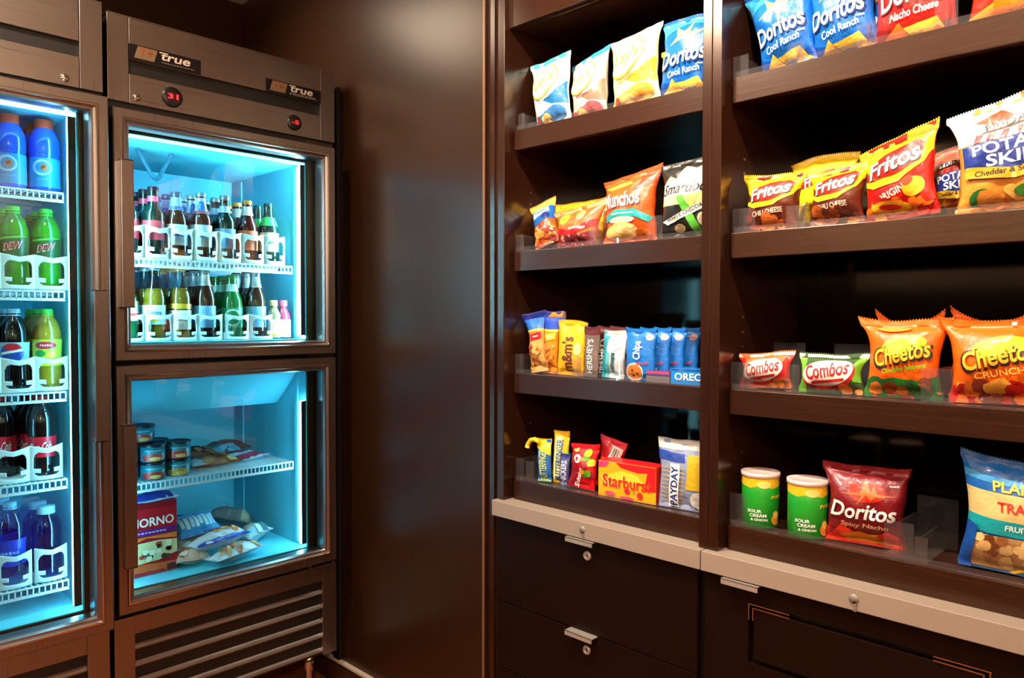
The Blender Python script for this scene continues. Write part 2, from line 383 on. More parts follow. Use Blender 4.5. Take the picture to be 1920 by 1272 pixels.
# ================================================================== COOLERS
def frame_sweep(bm, x0, x1, z0, z1, prof, mi=0):
    """mitred rectangular frame facing -Y; prof = [(inset, y)]"""
    rings = []
    for ins, y in prof:
        rings.append([bm.verts.new(p) for p in ((x0+ins, y, z0+ins), (x1-ins, y, z0+ins), (x1-ins, y, z1-ins), (x0+ins, y, z1-ins))])
    for a, b in zip(rings, rings[1:]):
        for i in range(4):
            j = (i+1) % 4
            f = bm.faces.new((a[i], a[j], b[j], b[i])); f.material_index = mi
DOOR_PROF = [(0, .050), (0, .003), (.0025, 0), (.022, 0), (.0245, -.003), (.0275, -.003), (.030, .001), (.034, .004), (.038, .004), (.042, .012), (.042, .050), (0, .050)]
def door(parent, x0, x1, z0, z1, yf, handle_side, hz0, hz1, jamb=None):
    """glass door with mitred steel frame; local coordinates of the cooler"""
    bm = new_bm(); frame_sweep(bm, x0, x1, z0, z1, [(i, yf+y) for i, y in DOOR_PROF])
    d = obj('door', bm, M_STEELV, parent)
    bm = new_bm(); frame_sweep(bm, x0, x1, z0, z1, [(.0240, yf+.001), (.0245, yf-.0036), (.0285, yf-.0036), (.029, yf+.001)]); obj('glazing_bead', bm, M_BEAD, d)
    bm = new_bm(); box(bm, x0+.040, x1-.040, yf+.018, yf+.024, z0+.040, z1-.040); obj('glass_pane', bm, M_GLASS, d)
    bm = new_bm(); frame_sweep(bm, x0+.004, x1-.004, z0+.004, z1-.004, [(0, yf+.0505), (.012, yf+.0505), (.012, yf+.066), (0, yf+.066), (0, yf+.0505)]); obj('gasket', bm, M_GASKET, d)
    bm = new_bm()
    hx = x0+.010 if handle_side == 'l' else x1-.045
    # bent plate handle: return flange, face and lip
    box(bm, hx, hx+.004, yf-.022, yf+.0005, hz0, hz1)
    box(bm, hx, hx+.030, yf-.026, yf-.022, hz0, hz1)
    box(bm, hx+.027, hx+.030, yf-.022, yf-.008, hz0, hz1)
    for z in (hz0, hz1-.004): box(bm, hx, hx+.030, yf-.026, yf+.0005, z, z+.004)
    obj('handle', bm, M_STEELV, d, bevel=.001)
    return d
def louvres(parent, x0, x1, yf, ztop, n, pitch, zend):
    bm = new_bm()
    for i in range(n):
        z1 = ztop-i*pitch; z0 = z1-pitch*.98
        pr = [(yf+.030, z1-.010), (yf+.024, z1-.012), (yf+.002, z0+.012), (yf-.002, z0+.006), (yf+.000, z0+.002), (yf+.010, z0), (yf+.026, z1-.016)]
        A = [bm.verts.new((x0, y, z)) for y, z in pr]; B = [bm.verts.new((x1, y, z)) for y, z in pr]
        k = len(pr)
        for a in range(k): bm.faces.new((A[a], A[(a+1) % k], B[(a+1) % k], B[a]))
        bm.faces.new(A); bm.faces.new(list(reversed(B)))
    bmesh.ops.recalc_face_normals(bm, faces=bm.faces[:])
    return obj('louvre_panel', bm, M_STEEL, parent)
def wire_shelf(parent, x0, x1, y0, y1, z, flat=False):
    bm = new_bm()
    box(bm, x0, x1, y0, y0+.004, z-.004, z); box(bm, x0, x1, y0, y0+.004, z-.026, z-.019)
    n = int((x1-x0)/.013)
    for i in range(n+1):
        x = x0+(x1-x0-.003)*i/n
        box(bm, x, x+.003, y0, y0+.003, z-.022, z-.002)
        box(bm, x, x+.003, y0+.002, y1, z-.005, z-.001)
    for k in range(4):
        y = y0+(y1-y0)*(k+1)/4.2; box(bm, x0, x1, y, y+.005, z-.012, z-.005)
    return obj('wire_shelf', bm, M_WIRE, parent)
def cooler(name, label, X0, W, cav, zt, yoff, doors, jamb_r, lamps):
    """cabinet from X0 to X0+W, front plane at Y=2.12+yoff; cav=[(x0,x1,z0,z1)]"""
    t = thing(name, label, 'refrigerator', (X0, 2.12+yoff, 0))
    D = .66; cz = [c for c in cav]; cx0, cx1 = cz[0][0], cz[0][1]; z0, z1 = .15, zt
    cab = new_bm()
    box(cab, 0, cx0, .012, D, z0, z1-.006); box(cab, cx1, W, .012, D, z0, z1-.006)
    zs = sorted([c[2:] for c in cz]); lo = z0
    for a, b in zs:
        box(cab, cx0, cx1, .012, D, lo, a); lo = b
    box(cab, cx0, cx1, .012, D, lo, z1-.006); box(cab, cx0, cx1, .52, D, z0, z1-.006)
    obj('cabinet', cab, mat((24, 20, 19), .45), t)
    bm = new_bm(); box(bm, cx1, W-.004, .008, .012, .45, 1.815); obj('mullion', bm, M_MULL, t)
    for (a, b, c, d) in cz:
        bm = new_bm(); e = .003
        box(bm, a, a+e, .013, .52, c, d); box(bm, b-e, b, .013, .52, c, d)
        box(bm, a, b, .013, .52, c, c+e); box(bm, a, b, .013, .52, d-e, d); box(bm, a, b, .52-e, .52, c, d)
        for yy in (.06, .44):   # shelf standards
            box(bm, b-.008, b-.003, yy, yy+.016, c+.01, d-.01); box(bm, a+.003, a+.008, yy, yy+.016, c+.01, d-.01)
        obj('liner', bm, M_LINER, t)
    # header
    sw = .052
    bm = new_bm()
    box(bm, 0, sw, 0, .012, 1.82, z1); obj('header_stile', bm, M_STEELV, t, bevel=.001)
    bm = new_bm(); box(bm, W-sw, W, 0, .012, 1.82, z1); obj('header_stile', bm, M_STEELV, t, bevel=.001)
    bm = new_bm(); box(bm, sw+.0015, W-sw-.0015, .001, .011, 1.936, z1); obj('upper_header_panel', bm, M_STEEL, t, bevel=.001)
    bm = new_bm(); box(bm, sw+.0015, W-sw-.0015, .001, .011, 1.82, 1.897); obj('lower_header_panel', bm, M_STEEL, t, bevel=.001)
    bm = new_bm(); box(bm, sw, W-sw, .034, .036, 1.893, 1.940); box(bm, sw, W-sw, .011, .034, 1.893, 1.896); obj('header_channel', bm, mat((120, 100, 88), .5, .8), t)
    bm = new_bm(); box(bm, 0, W, 0, .20, z1, z1+.003); obj('top_cover', bm, M_STEEL, t)
    # grille
    bm = new_bm(); box(bm, 0, sw, 0, .012, z0, .445); box(bm, W-sw, W, 0, .012, z0, .445)
    box(bm, sw, W-sw, .001, .011, .395, .445)
    obj('grille_frame', bm, M_STEELV, t, bevel=.001)
    louvres(t, sw+.001, W-sw-.001, .006, .395, 5, .048, .155)
    bm = new_bm(); box(bm, sw, W-sw, .045, .06, .152, .40); obj('grille_backing', bm, M_BLACK, t)
    for lx in (.05, W-.09):
        for ly in (.06, D-.1):
            bm = new_bm(); lathe(bm, [(.0, .002), (.020, .002), (.022, .010), (.013, .022), (.0125, .085), (.019, .095), (.019, .15), (0, .15)], 16, dx=lx+.02, dy=ly)
            obj('leg', bm, M_CHROME, t)
    # key lock on header
    bm = new_bm(); lathe(bm, [(0, .006), (.004, .006), (.009, .005), (.0105, 0)], 16)
    o = obj('key_lock', bm, M_CHROME, t); o.rotation_euler = (PI/2, 0, 0); o.location = (.072 if doors[0][4] == 'l' else W-.085, .001, 1.838)
    yf = -.055
    for (a, b, c, d, hs, h0, h1) in doors: door(t, a, b, c, d, yf, hs, h0, h1)
    for (lx, lz0, lz1, st) in lamps:
        bm = new_bm(); box(bm, lx, lx+.010, .020, .034, lz0, lz1)
        s = obj('led_or_lit_edge', bm, mat((168, 230, 255), .5, 0, 0, st), t); tag(s, 'glowing cyan white strip')
        bm = new_bm(); box(bm, lx-.001, lx+.016, .016, .020, lz0, lz1); obj('strip_housing', bm, M_GASKET, t)
    return t
# --- narrow two-door freezer (x .668-1.348)
FX = .668
frz = cooler('reach_in_cooler', 'tall stainless steel cooler with two half-height glass doors beside the wall', FX, .680,
             [(.027, .582, 1.180, 1.745), (.027, .582, .512, 1.092)], 2.044, 0,
             [(-.006, .647, 1.138, 1.790, 'l', 1.275, 1.655), (-.006, .647, .474, 1.126, 'l', .60, .975)], 0,
             [(.566, 1.195, 1.735, 380), (.566, .525, .985, 60), (.0315, 1.195, 1.735, 190), (.0315, .525, .945, 30)])
def rel(o, par): o.parent = par; return o
bm = new_bm(); box(bm, .030, .578, .016, .024, 1.735, 1.742); tag(obj('led_or_lit_edge', bm, mat((168, 230, 255), .5, 0, 0, 4), frz), 'bright liner edge along the top, given a glow')  # liner edge, not a lamp; its brightness is put in as emission
# evaporator cover at the top of the lower compartment, V-shaped tube in the upper one
bm = new_bm(); v = []
for x in (.031, .578):
    v.append([bm.verts.new((x, y, z)) for y, z in ((.06, 1.085), (.06, 1.078), (.20, .965), (.50, .955), (.50, 1.085))])
for i in range(5): bm.faces.new((v[0][i], v[0][(i+1) % 5], v[1][(i+1) % 5], v[1][i]))
bm.faces.new(v[0]); bm.faces.new(list(reversed(v[1]))); bmesh.ops.recalc_face_normals(bm, faces=bm.faces[:])
obj('evaporator_cover', bm, M_LINER, frz)
def tube(bm, pts, r, seg=8, mi=0):
    pts = [Vector(p) for p in pts]; rings = []
    for i, p in enumerate(pts):
        t = (pts[min(i+1, len(pts)-1)]-pts[max(i-1, 0)]).normalized()
        a = t.cross(Vector((0, 0, 1)));  a = a if a.length > .05 else t.cross(Vector((0, 1, 0))); a.normalize(); b = t.cross(a)
        rings.append([bm.verts.new(p+a*r*math.cos(2*PI*k/seg)+b*r*math.sin(2*PI*k/seg)) for k in range(seg)])
    for A, B in zip(rings, rings[1:]):
        for k in range(seg):
            f = bm.faces.new((A[k], A[(k+1) % seg], B[(k+1) % seg], B[k])); f.smooth = True; f.material_index = mi
    bm.faces.new(rings[0]); bm.faces.new(list(reversed(rings[-1])))
def v_tube(pts):
    bm = new_bm(); tube(bm, pts, .006); obj('v_shaped_tube', bm, mat((30, 96, 118), .5), frz)  # bent tube tracing a dark teal V
v_tube([(.132, .18, 1.742), (.150, .18, 1.712), (.170, .18, 1.676), (.180, .18, 1.662), (.187, .18, 1.658), (.194, .18, 1.664), (.212, .18, 1.702), (.232, .18, 1.742)])
for zz, cc in ((1.4175, 0), (.786, 1)): wire_shelf(frz, .031, .566, .070, .50, zz)
# logo plates, gauges
def wrapflat(w, h): return lambda u, v, L=0: Vector((u, -.0006*L, v))
def logo(x0, x1, z0, z1, sub):
    w, h = x1-x0, z1-z0
    A = Art(wrapflat(w, h), w, h, .5); A.mi(mat((16, 14, 14), .3)); box(A.bm, -w/2, w/2, 0, .004, 0, h)
    A.poly((126, 100, 74), [(-.44, .1), (-.17, .1), (-.12, .93), (-.39, .93)])
    A.text((178, 60, 40), 'T', -.32, .60, .06, .45); A.text((178, 60, 40), 'rf', -.22, .62, .06, .3)
    A.text((222, 205, 190), 'true', .13, .60, .42, .50, 0, .25)
    A.poly((222, 205, 190), [(-.10, .80), (.02, .80), (.02, .88), (-.10, .88)])
    (A.text((150, 128, 104), sub, .16, .17, .50, .17) if sub else A.scrib((120, 104, 88), .16, .17, .48, .10, 16))
    o = obj('logo_plate', A.bm, A.mats, frz); o.location = ((x0+x1)/2, -.0045, z0); return o
logo(.053, .243, 1.937, 1.976, None); logo(.440, .627, 1.937, 1.974, 'FREEZER')
def gauge(x, z, r, txt, glow):
    bm = new_bm(); lathe(bm, [(0, .008), (r*.86, .008), (r*.97, .006), (r, 0)], 32)
    g = obj('temperature_gauge', bm, mat((22, 20, 22), .3), frz); g.rotation_euler = (PI/2, 0, 0); g.location = (x, .001, z)
    A = Art(lambda u, v, L=0: Vector((u, v-r*.5, .0085+.0004*L)), r*1.3, r, .5)
    A.poly(0, [(-.5, .15), (.5, .15), (.5, .9), (-.5, .9)], m=mat((70, 10, 12), .3))
    vs, fs = text_verts(txt); tb = new_bm(); vv = [tb.verts.new((x_*r*1.0, r*.52+y_*r*.5, 0)) for x_, y_ in vs]
    for f in fs: tb.faces.new([vv[i] for i in f])
    for f in tb.faces: f.normal_update()
    A.put(tb, mat((255, 50, 60), .4, 0, 0, glow))
    obj('display', A.bm, A.mats, g)
gauge(.164, 1.858, .028, '31', 1.6); gauge(.535, 1.858, .024, '-5', .9)
# door closer arm under the lower door
bm = new_bm(); tube(bm, [(.560, -.03, .470), (.575, -.035, .452), (.605, -.037, .446), (.635, -.035, .452), (.655, -.03, .468), (.662, -.02, .472)], .004)
tube(bm, [(.620, -.02, .480), (.660, -.02, .480)], .006)
obj('door_closer', bm, mat((110, 95, 88), .35, 1), frz)
# --- full-height glass door cooler on the left
LX = -.052
frg = cooler('reach_in_cooler', 'stainless steel cooler with one tall glass door, full of plastic drink bottles', LX, .695,
             [(.030, .640, .505, 1.768)], 2.044, -.045,
             [(-.004, .690, .462, 1.798, 'r', .944, 1.318)], 0, [(.620, .52, 1.75, 38), (.0345, .52, 1.75, 60)])
for zz in (1.567, 1.318, 1.062, .838, .577): wire_shelf(frg, .034, .622, .070, .50, zz)
bm = new_bm(); box(bm, .034, .636, .018, .026, 1.752, 1.762); tag(obj('led_or_lit_edge', bm, mat((168, 230, 255), .5, 0, 0, 8), frg), 'bright liner edge along the top, given a glow')
# ================================================================== SHELVING
XF, XS, XB = 1.40, 1.43, 1.78
def upright(name, y0, y1, x0=XF, z0=.767, parent=None, m=None):
    bm = new_bm(); box(bm, x0, XB, y0, y1, z0, CEIL-.002); return obj(name, bm, m or M_STILE, parent, bevel=.0012)
SH = [1.747, 1.428, 1.104, .819]
def bay(label, y0, y1, lo, hi):
    """y0..y1 inner clear width; uprights lo=(a,b), hi=(a,b) at either side"""
    t = thing('shelving_unit', label, 'shelving', (XF, (y0+y1)/2, .767)); ox, oy, oz = -XF, -(y0+y1)/2, -.767
    def P(name, bm, m, bevel=0, par=t):
        bmesh.ops.translate(bm, verts=bm.verts[:], vec=(ox, oy, oz)); return obj(name, bm, m, par, bevel=bevel)
    for (a, b) in (lo, hi):
        bm = new_bm(); box(bm, XF, XB, a, b, .7675, CEIL-.002); P('upright', bm, M_STILE, .0012)
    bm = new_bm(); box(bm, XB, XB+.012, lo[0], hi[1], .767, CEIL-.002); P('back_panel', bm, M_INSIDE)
    bm = new_bm(); box(bm, 1.415, 1.437, y0, y1, 2.012, CEIL-.002); box(bm, 1.437, XB, y0, y1, 2.012, 2.03); P('header_board', bm, M_STILE, .001)
    for i, z in enumerate(SH):
        bm = new_bm(); box(bm, XS+.02, XB, y0, y1, z-.022, z-.001)
        s = P('shelf', bm, M_WOOD)
        bm = new_bm(); box(bm, XS, XS+.02, y0+.008, y1-.008, z-.052, z); P('shelf_front', bm, M_WOOD, .0012, s)
    # shelf pins in the visible side panel
    bm = new_bm(); box(bm, 1.500, 1.505, y1-.0012, y1, 0, .005); pin = P('shelf_pin', bm, mat((190, 170, 155), .3, 1))
    zs = [1.59, 1.56, 1.252, 1.220, 1.188, .96, .93]
    pin.location.z = zs[0]
    for z in zs[1:]:
        c = pin.copy(); COL.objects.link(c); c.location.z = z
    bm = new_bm(); box(bm, XS+.012, XB, y0, y1, .767, .7675+.001); box(bm, XS+.006, XS+.018, y0, y1, .7675, .768); P('plinth', bm, M_WOOD)
    return t
B1 = (.811, 1.393); B2 = (-.30, .767)
bay('tall espresso shelving bay with narrow shelves beside the panelled wall', B1[0], B1[1], (.7895, .8108), (1.3932, 1.4175))
bay('wide espresso shelving bay to the right of the central upright', B2[0], B2[1], (-.321, -.3002), (.7672, .7888))
# scribe strip between wall panel and shelving
bm = new_bm(); box(bm, 1.412, 1.43, 1.418, 1.4655, 0, CEIL-.001); box(bm, 1.404, 1.412, 1.434, 1.450, 0, CEIL-.001)
tag(obj('trim_3', bm, M_STILE), kind='structure')
# worktop
for nm, a, b, mx, lb in (('worktop', .798, 1.421, 1.111, 'speckled beige stone ledge under the narrow left shelving bay'), ('worktop', -.34, .7955, .487, 'speckled beige stone ledge under the wide right shelving bay')):
    t = thing(nm, lb, 'worktop', (1.383, (a+b)/2, .725))
    bm = new_bm(); box(bm, 0, .40, a-(a+b)/2, b-(a+b)/2, 0, .0415); obj('slab', bm, M_WORK, t, bevel=.0015)
    bm = new_bm(); lathe(bm, [(0, .0025), (.008, .0025), (.009, 0)], 16)
    box(bm, .0, .005, -.022, -.004, 0, .0025)
    o = obj('lock_tab', bm, mat((140, 132, 124), .4, .3), t); o.rotation_euler = (PI/2, 0, -PI/2)
    o.location = (0, mx-(a+b)/2, .022)
# cabinets
def pull(par, y0, y1, z, x=0):
    bm = new_bm(); box(bm, x-.024, x+.002, y0, y1, z, z+.0025); box(bm, x-.024, x-.0215, y0, y1, z-.009, z+.0025); return obj('pull', bm, M_ALU, par, bevel=.0006)
def camlock(par, y, z, x=0):
    bm = new_bm(); lathe(bm, [(0, .003), (.004, .003), (.005, .005), (.009, .005), (.011, .003), (.0115, 0)], 24); box(bm, -.001, .001, -.004, .004, .003, .0036, 1)
    o = obj('lock', bm, [M_ALU, M_BLACK], par); o.rotation_euler = (PI/2, 0, -PI/2); o.location = (x, y, z)
cy = 1.113
t = thing('drawer_cabinet', 'dark espresso drawer cabinet with two chrome locks under the left stone ledge', 'cabinet', (1.40, cy, 0))
bm = new_bm(); box(bm, .021, .38, .797-cy, 1.4175-cy, .0, .724); obj('body', bm, mat((14, 9, 7), .6), t)
for z0, z1, lock in ((.4955, .7215, 1), (.317, .4925, 1), (.10, .314, 0)):
    bm = new_bm(); box(bm, 0, .019, .812-cy, 1.417-cy, z0, z1); d = obj('drawer', bm, M_DRAWER, t, bevel=.001)
    pull(d, 1.078-cy, 1.160-cy, z1-.001)
    if lock: camlock(d, 1.109-cy, z1-.040)
cy = .22
t = thing('cupboard', 'dark espresso cupboard with an inset framed flap under the right stone ledge', 'cabinet', (1.40, cy, 0))
bm = new_bm(); box(bm, .021, .38, -.33-cy, .795-cy, .0, .724); obj('body', bm, mat((14, 9, 7), .6), t)
bm = new_bm(); F0, F1, G0, G1 = .276, .697, .4, .680
ya, yb = -.33-cy, .7945-cy
box(bm, 0, .019, F1-cy, yb, .10, .7215); box(bm, 0, .019, ya, F0-cy, .10, .7215); box(bm, 0, .019, F0-cy, F1-cy, .680, .7215); box(bm, 0, .019, F0-cy, F1-cy, .10, .556)
d = obj('front_panel', bm, M_DRAWER, t)
pull(d, .667-cy, .746-cy, .7205)
bm = new_bm(); box(bm, .001, .018, F0+.012-cy, F1-.012-cy, .567, .668); obj('flap', bm, M_DRAWER, t, bevel=.0008)
for sy, dy in ((F1, -1), (F0, 1)):
    L = .085; bm = new_bm()
    for zz, off in ((.6775, 0), (.6705, .011)):
        box(bm, -.0015, .004, sy+dy*off-cy, sy+dy*L-cy, zz-.0012, zz+.0012)
    for off in (0.0015, .0105):
        box(bm, -.0015, .004, sy+dy*off-cy-.0012, sy+dy*off-cy+.0012, .645, .6775-off*.6)
    obj('corner_trim', bm, M_CHROME, t)
for yy in (.607, .10): pass
# acrylic tray lips, dividers
def divider(y, si, w_, h_, lab, x=1.442, deep=.22):
    z = SH[si]+.0012; t = thing('acrylic_divider', lab, 'divider', (x, y, z), -PI/2)
    bm = new_bm(); box(bm, -w_/2, w_/2, 0, .0022, 0, h_); obj('front_tab', bm, M_ACRYL, t, bevel=.0008)
    bm = new_bm(); box(bm, -.001, .001, .0024, deep, 0, h_*1.0); obj('side_wall', bm, M_ACRYL, t)
    bm = new_bm(); box(bm, -w_/2, w_/2, .0024, deep, 0, .0018); obj('base', bm, M_ACRYL, t)
ORDN = ['topmost', 'second', 'third', 'lowest']
for (y, si, w_, h_, side, where) in (
    (1.372, 0, .024, .045, 'left', 'at its left end'), (.748, 0, .034, .046, 'right', 'left of the blue tortilla chip bags'), (.632, 0, .034, .044, 'right', 'between the two blue bags'),
    (.500, 0, .036, .046, 'right', 'between the blue and red bags'), (.370, 0, .036, .05, 'right', 'between the two red bags'),
    (1.378, 1, .03, .044, 'left', 'at its left end'), (1.128, 1, .03, .06, 'left', 'between red bag and orange bag'), (.955, 1, .04, .055, 'left', 'right of the orange bag'),
    (.738, 1, .05, .05, 'right', 'at its left end'), (.628, 1, .04, .045, 'right', 'between the two corn chip bags'),
    (1.378, 2, .03, .05, 'left', 'at its left end'), (1.180, 2, .03, .05, 'left', 'right of the yellow candy'), (1.040, 2, .03, .05, 'left', 'beside the white pack'),
    (.738, 2, .05, .055, 'right', 'at its left end'), (.632, 2, .03, .055, 'right', 'between the two pretzel bags'), (.375, 2, .05, .06, 'right', 'between the orange bags'),
    (1.375, 3, .03, .055, 'left', 'at its left end'), (1.338, 3, .03, .052, 'left', 'left of the candy bars'), (.738, 3, .05, .065, 'right', 'left of the green cans'), (.432, 3, .05, .065, 'right', 'right of the dark red bag'), (.395, 3, .022, .045, 'right', 'left of the nut bag')):
    divider(y, si, w_, h_, 'clear acrylic divider on the %s %s shelf, %s' % (ORDN[si], side, where))
for si, z in enumerate(SH):
    for (a, b), side in ((B1, 'left'), (B2, 'right')):
        bm = new_bm(); box(bm, 1.4325, 1.4345, a+.012, b-.012, 0, .012); box(bm, 1.4345, 1.4405, a+.012, b-.012, 0, .0015)
        o = obj('acrylic_lip', bm, M_ACRYL); o.location.z = z+.0003; tag(o, 'clear acrylic lip along the front edge of the %s %s shelf' % (ORDN[si], side), 'shelf lip')
# leaning acrylic hooks / backs behind the pretzel bags
for y, si, lab in ((.690, 2, 'clear acrylic back plate standing behind the left pretzel bag'), (.560, 2, 'clear acrylic back plate standing behind the second pretzel bag'), (.40, 3, 'clear acrylic back plate standing left of the nut bag')):
    bm = new_bm(); box(bm, 0, .002, -.035, .035, 0, .095); o = obj('acrylic_plate', bm, M_ACRYL); o.location = (1.56, y, SH[si]+.001); tag(o, lab, 'divider')
# ================================================================== SNACKS
W = (246, 244, 240)
def sh(**k): return k
def lays(base, topc, swoosh, disc, logoc, low, seed, w, h, flav):
    art = [('p', topc, [(-.5, .93), (.5, .93), (.5, 1), (-.5, 1)]),
           ('p', swoosh, [(.5, .22), (.5, .55), (.25, .40), (-.05, .34), (.15, .26)]),
           ('p', swoosh, [(-.5, .02), (-.2, .08), (.1, .18), (-.1, .2), (-.5, .12)]),
           ('e', (228, 178, 60), -.05, .62, .40, .23, 18), ('e', disc, -.05, .625, .37, .205, 18),
           ('t', logoc, "Lay's", -.04, .63, .56, .24, sh(rot=8, shear=.15)),
           ('t', low[0], flav, -.02, .36, .42, .055, sh(rot=6)) if flav == 'CLASSIC' else ('s', low[0], -.02, .36, .40, .03, 9),
           ('e', low[1], .18, .13, .26, .10), ('e', (240, 205, 120), -.10, .10, .14, .07), ('e', (190, 60, 40), -.33, .11, .07, .06)]
    return bag_mesh(w, h, .052, base, art, seed, topc=topc)
pack('chip_bag', 'white and teal potato chip bag at the left end of the topmost left shelf', 1.480, 1.326, SH[0],
     lays((232, 244, 246), (60, 190, 200), (20, 110, 170), (250, 248, 236), (226, 190, 80), ((120, 120, 120), (60, 120, 180)), 1, .146, .180, 'Original'), -4, 4, -7)
pack('chip_bag', 'white and pinkish brown baked chip bag between the teal and the yellow potato chip bags', 1.498, 1.186, SH[0],
     lays((214, 190, 176), (40, 150, 190), (150, 110, 90), (248, 240, 224), (230, 196, 90), ((180, 60, 70), (196, 90, 96)), 2, .134, .165, 'Baked'), -8, 4, -3)
pack('chip_bag', 'large pale yellow potato chip bag with a white round patch, topmost left shelf', 1.482, 1.034, SH[0],
     lays((250, 234, 160), (246, 240, 226), (246, 206, 40), (252, 246, 226), (206, 150, 60), ((140, 110, 60), (232, 150, 60)), 3, .156, .180, 'CLASSIC'), -8, 4, -5)
pack('chip_bag', 'bright yellow potato chip bag tucked behind the large pale yellow one', 1.560, .958, SH[0],
     lays((250, 220, 40), (250, 220, 60), (240, 190, 30), (252, 240, 170), (210, 120, 60), ((180, 130, 40), (232, 150, 60)), 4, .14, .150, 'CLASSIC'), 0, 4, 3)
def doritos(kind, seed, w=.155, h=.175):
    if kind == 'blue':
        base = (14, 98, 186); chip = (244, 176, 60); sub = 'Cool Ranch'; subc = W; bot = (10, 66, 150)
        glow = [(('p', (60, 170, 225), [(-.5, .97), (-.5, .70), (-.3, .82), (.0, .88), (.5, .84), (.5, .97)]))]
    elif kind == 'red':
        base = (206, 28, 20); chip = (232, 110, 30); sub = 'Nacho Cheese'; subc = W; bot = (120, 16, 16)
        glow = [('p', (70, 14, 16), [(-.2, .55), (.1, .66), (.45, .95), (.1, .93), (-.12, .75)]), ('p', (240, 120, 60), [(-.45, .62), (-.1, .60), (.1, .66), (-.15, .66)])]
    else:
        base = (120, 14, 26); chip = (244, 120, 40); sub = 'Spicy Nacho'; subc = (226, 170, 120); bot = (150, 24, 24)
        glow = [('e', (190, 40, 20), .02, .70, .24, .13), ('p', (255, 110, 50), [(-.34, .66), (-.06, .685), (.02, .86), (.08, .70), (.12, .80), (.16, .69), (.40, .68), (.14, .655), (.08, .60), (.02, .67), (-.10, .54), (-.04, .655)])]
    art = list(glow)
    if kind == 'blue':
        art += [('p', (250, 214, 110), [(-.30, .62), (-.12, .70), (-.20, .86), (-.02, .76), (.10, .90), (.10, .74), (.36, .78), (.12, .66), (.06, .54), (-.02, .66)]),
                ('p', W, [(-.05, .70), (.03, .78), (.09, .71), (.03, .64)])]
    art += [('p', bot, [(-.5, .0), (.5, .0), (.5, .16), (.0, .10), (-.5, .20)]),
            ('p', chip, [(-.42, .02), (-.18, .20), (-.02, .04)]), ('p', (250, 200, 70), [(-.12, .14), (.30, .19), (.36, .09), (-.02, .06)]), ('p', chip, [(.12, .02), (.28, .12), (.46, .03)])]
    if kind == 'spicy':
        art += [('p', (236, 50, 24), [(-.45, .05), (-.3, .26), (-.1, .18), (.1, .12), (.3, .24), (.45, .16), (.45, .02), (-.45, .02)]), ('p', (250, 150, 40), [(-.3, .12), (-.05, .20), (.2, .13), (.42, .05), (-.2, .05)])]
    r = 6 if kind != 'spicy' else 0
    art += [('t', (90, 20, 30) if kind != 'blue' else (8, 40, 110), 'Doritos', .012, .445, .88, .205, sh(rot=r, shear=.12)), ('t', W, 'Doritos', 0, .46, .86, .20, sh(rot=r, shear=.12)),
            ('t', subc, sub, .02, .275, .62, .075, sh(rot=r, shear=.2)), ('s', W, .36, .80 if kind == 'spicy' else .34, .12, .02, 4)]
    return bag_mesh(w, h, .055, base, art, seed)
pack('chip_bag', 'blue tortilla chip bag at the right end of the topmost left shelf', 1.484, .880, SH[0], doritos('blue', 5, .15, .175), 0, 2, 4)
pack('chip_bag', 'blue tortilla chip bag at the left end of the topmost right shelf', 1.472, .700, SH[0], doritos('blue', 6, .150, .178), -4, 0, -7)
pack('chip_bag', 'blue tortilla chip bag half hidden between the two front blue bags', 1.556, .640, SH[0], doritos('blue', 7, .15, .180), 2, 2, 2)
pack('chip_bag', 'blue tortilla chip bag in front, second on the topmost right shelf', 1.482, .552, SH[0], doritos('blue', 8, .140, .182), -4, 0, -4)
pack('chip_bag', 'blue tortilla chip bag peeking out behind the divider beside the red bags', 1.562, .500, SH[0], doritos('blue', 9, .15, .18), 0, 2, 0)
pack('chip_bag', 'bright red tortilla chip bag showing its white lettering on the topmost right shelf', 1.472, .430, SH[0], doritos('red', 10, .145, .185), 4, 0, 0)
pack('chip_bag', 'red and orange chip bag at the right edge of the topmost right shelf', 1.474, .265, SH[0],
     bag_mesh(.17, .18, .055, (222, 40, 18), [('p', (246, 150, 40), [(-.5, 0), (.5, 0), (.5, .22), (.1, .30), (-.5, .10)]), ('b', [(250, 120, 20), (255, 170, 60)], -.4, .4, .1, .5, 10, .022, 3, True)], 11), 0, 0, 0)
# --- second shelf, left
def nuts(A_cols, u0, u1, v0, v1, n, seed, size=.006): return ('b', A_cols, u0, u1, v0, v1, n, size, seed)
NUT = [(206, 110, 40), (150, 50, 30), (226, 140, 60), (120, 30, 24)]
pack('nut_bag', 'narrow blue and yellow nut bag slumped sideways, left end of second left shelf', 1.462, 1.338, SH[1],
     bag_mesh(.075, .140, .042, (190, 84, 40), [('p', (246, 210, 70), [(-.5, .80), (.5, .76), (.5, 1), (-.5, 1)]), ('p', (24, 90, 170), [(-.5, .42), (.5, .50), (.5, .80), (-.5, .84)]),
      ('p', (196, 226, 240), [(-.38, .60), (.36, .66), (.30, .80), (-.40, .80)]), ('e', (20, 40, 110), .20, .56, .16, .07), ('s', (30, 60, 130), -.05, .72, .5, .05, 4),
      nuts(NUT, -.45, .45, .03, .38, 34, 4)], 21), 6, 24, -22)
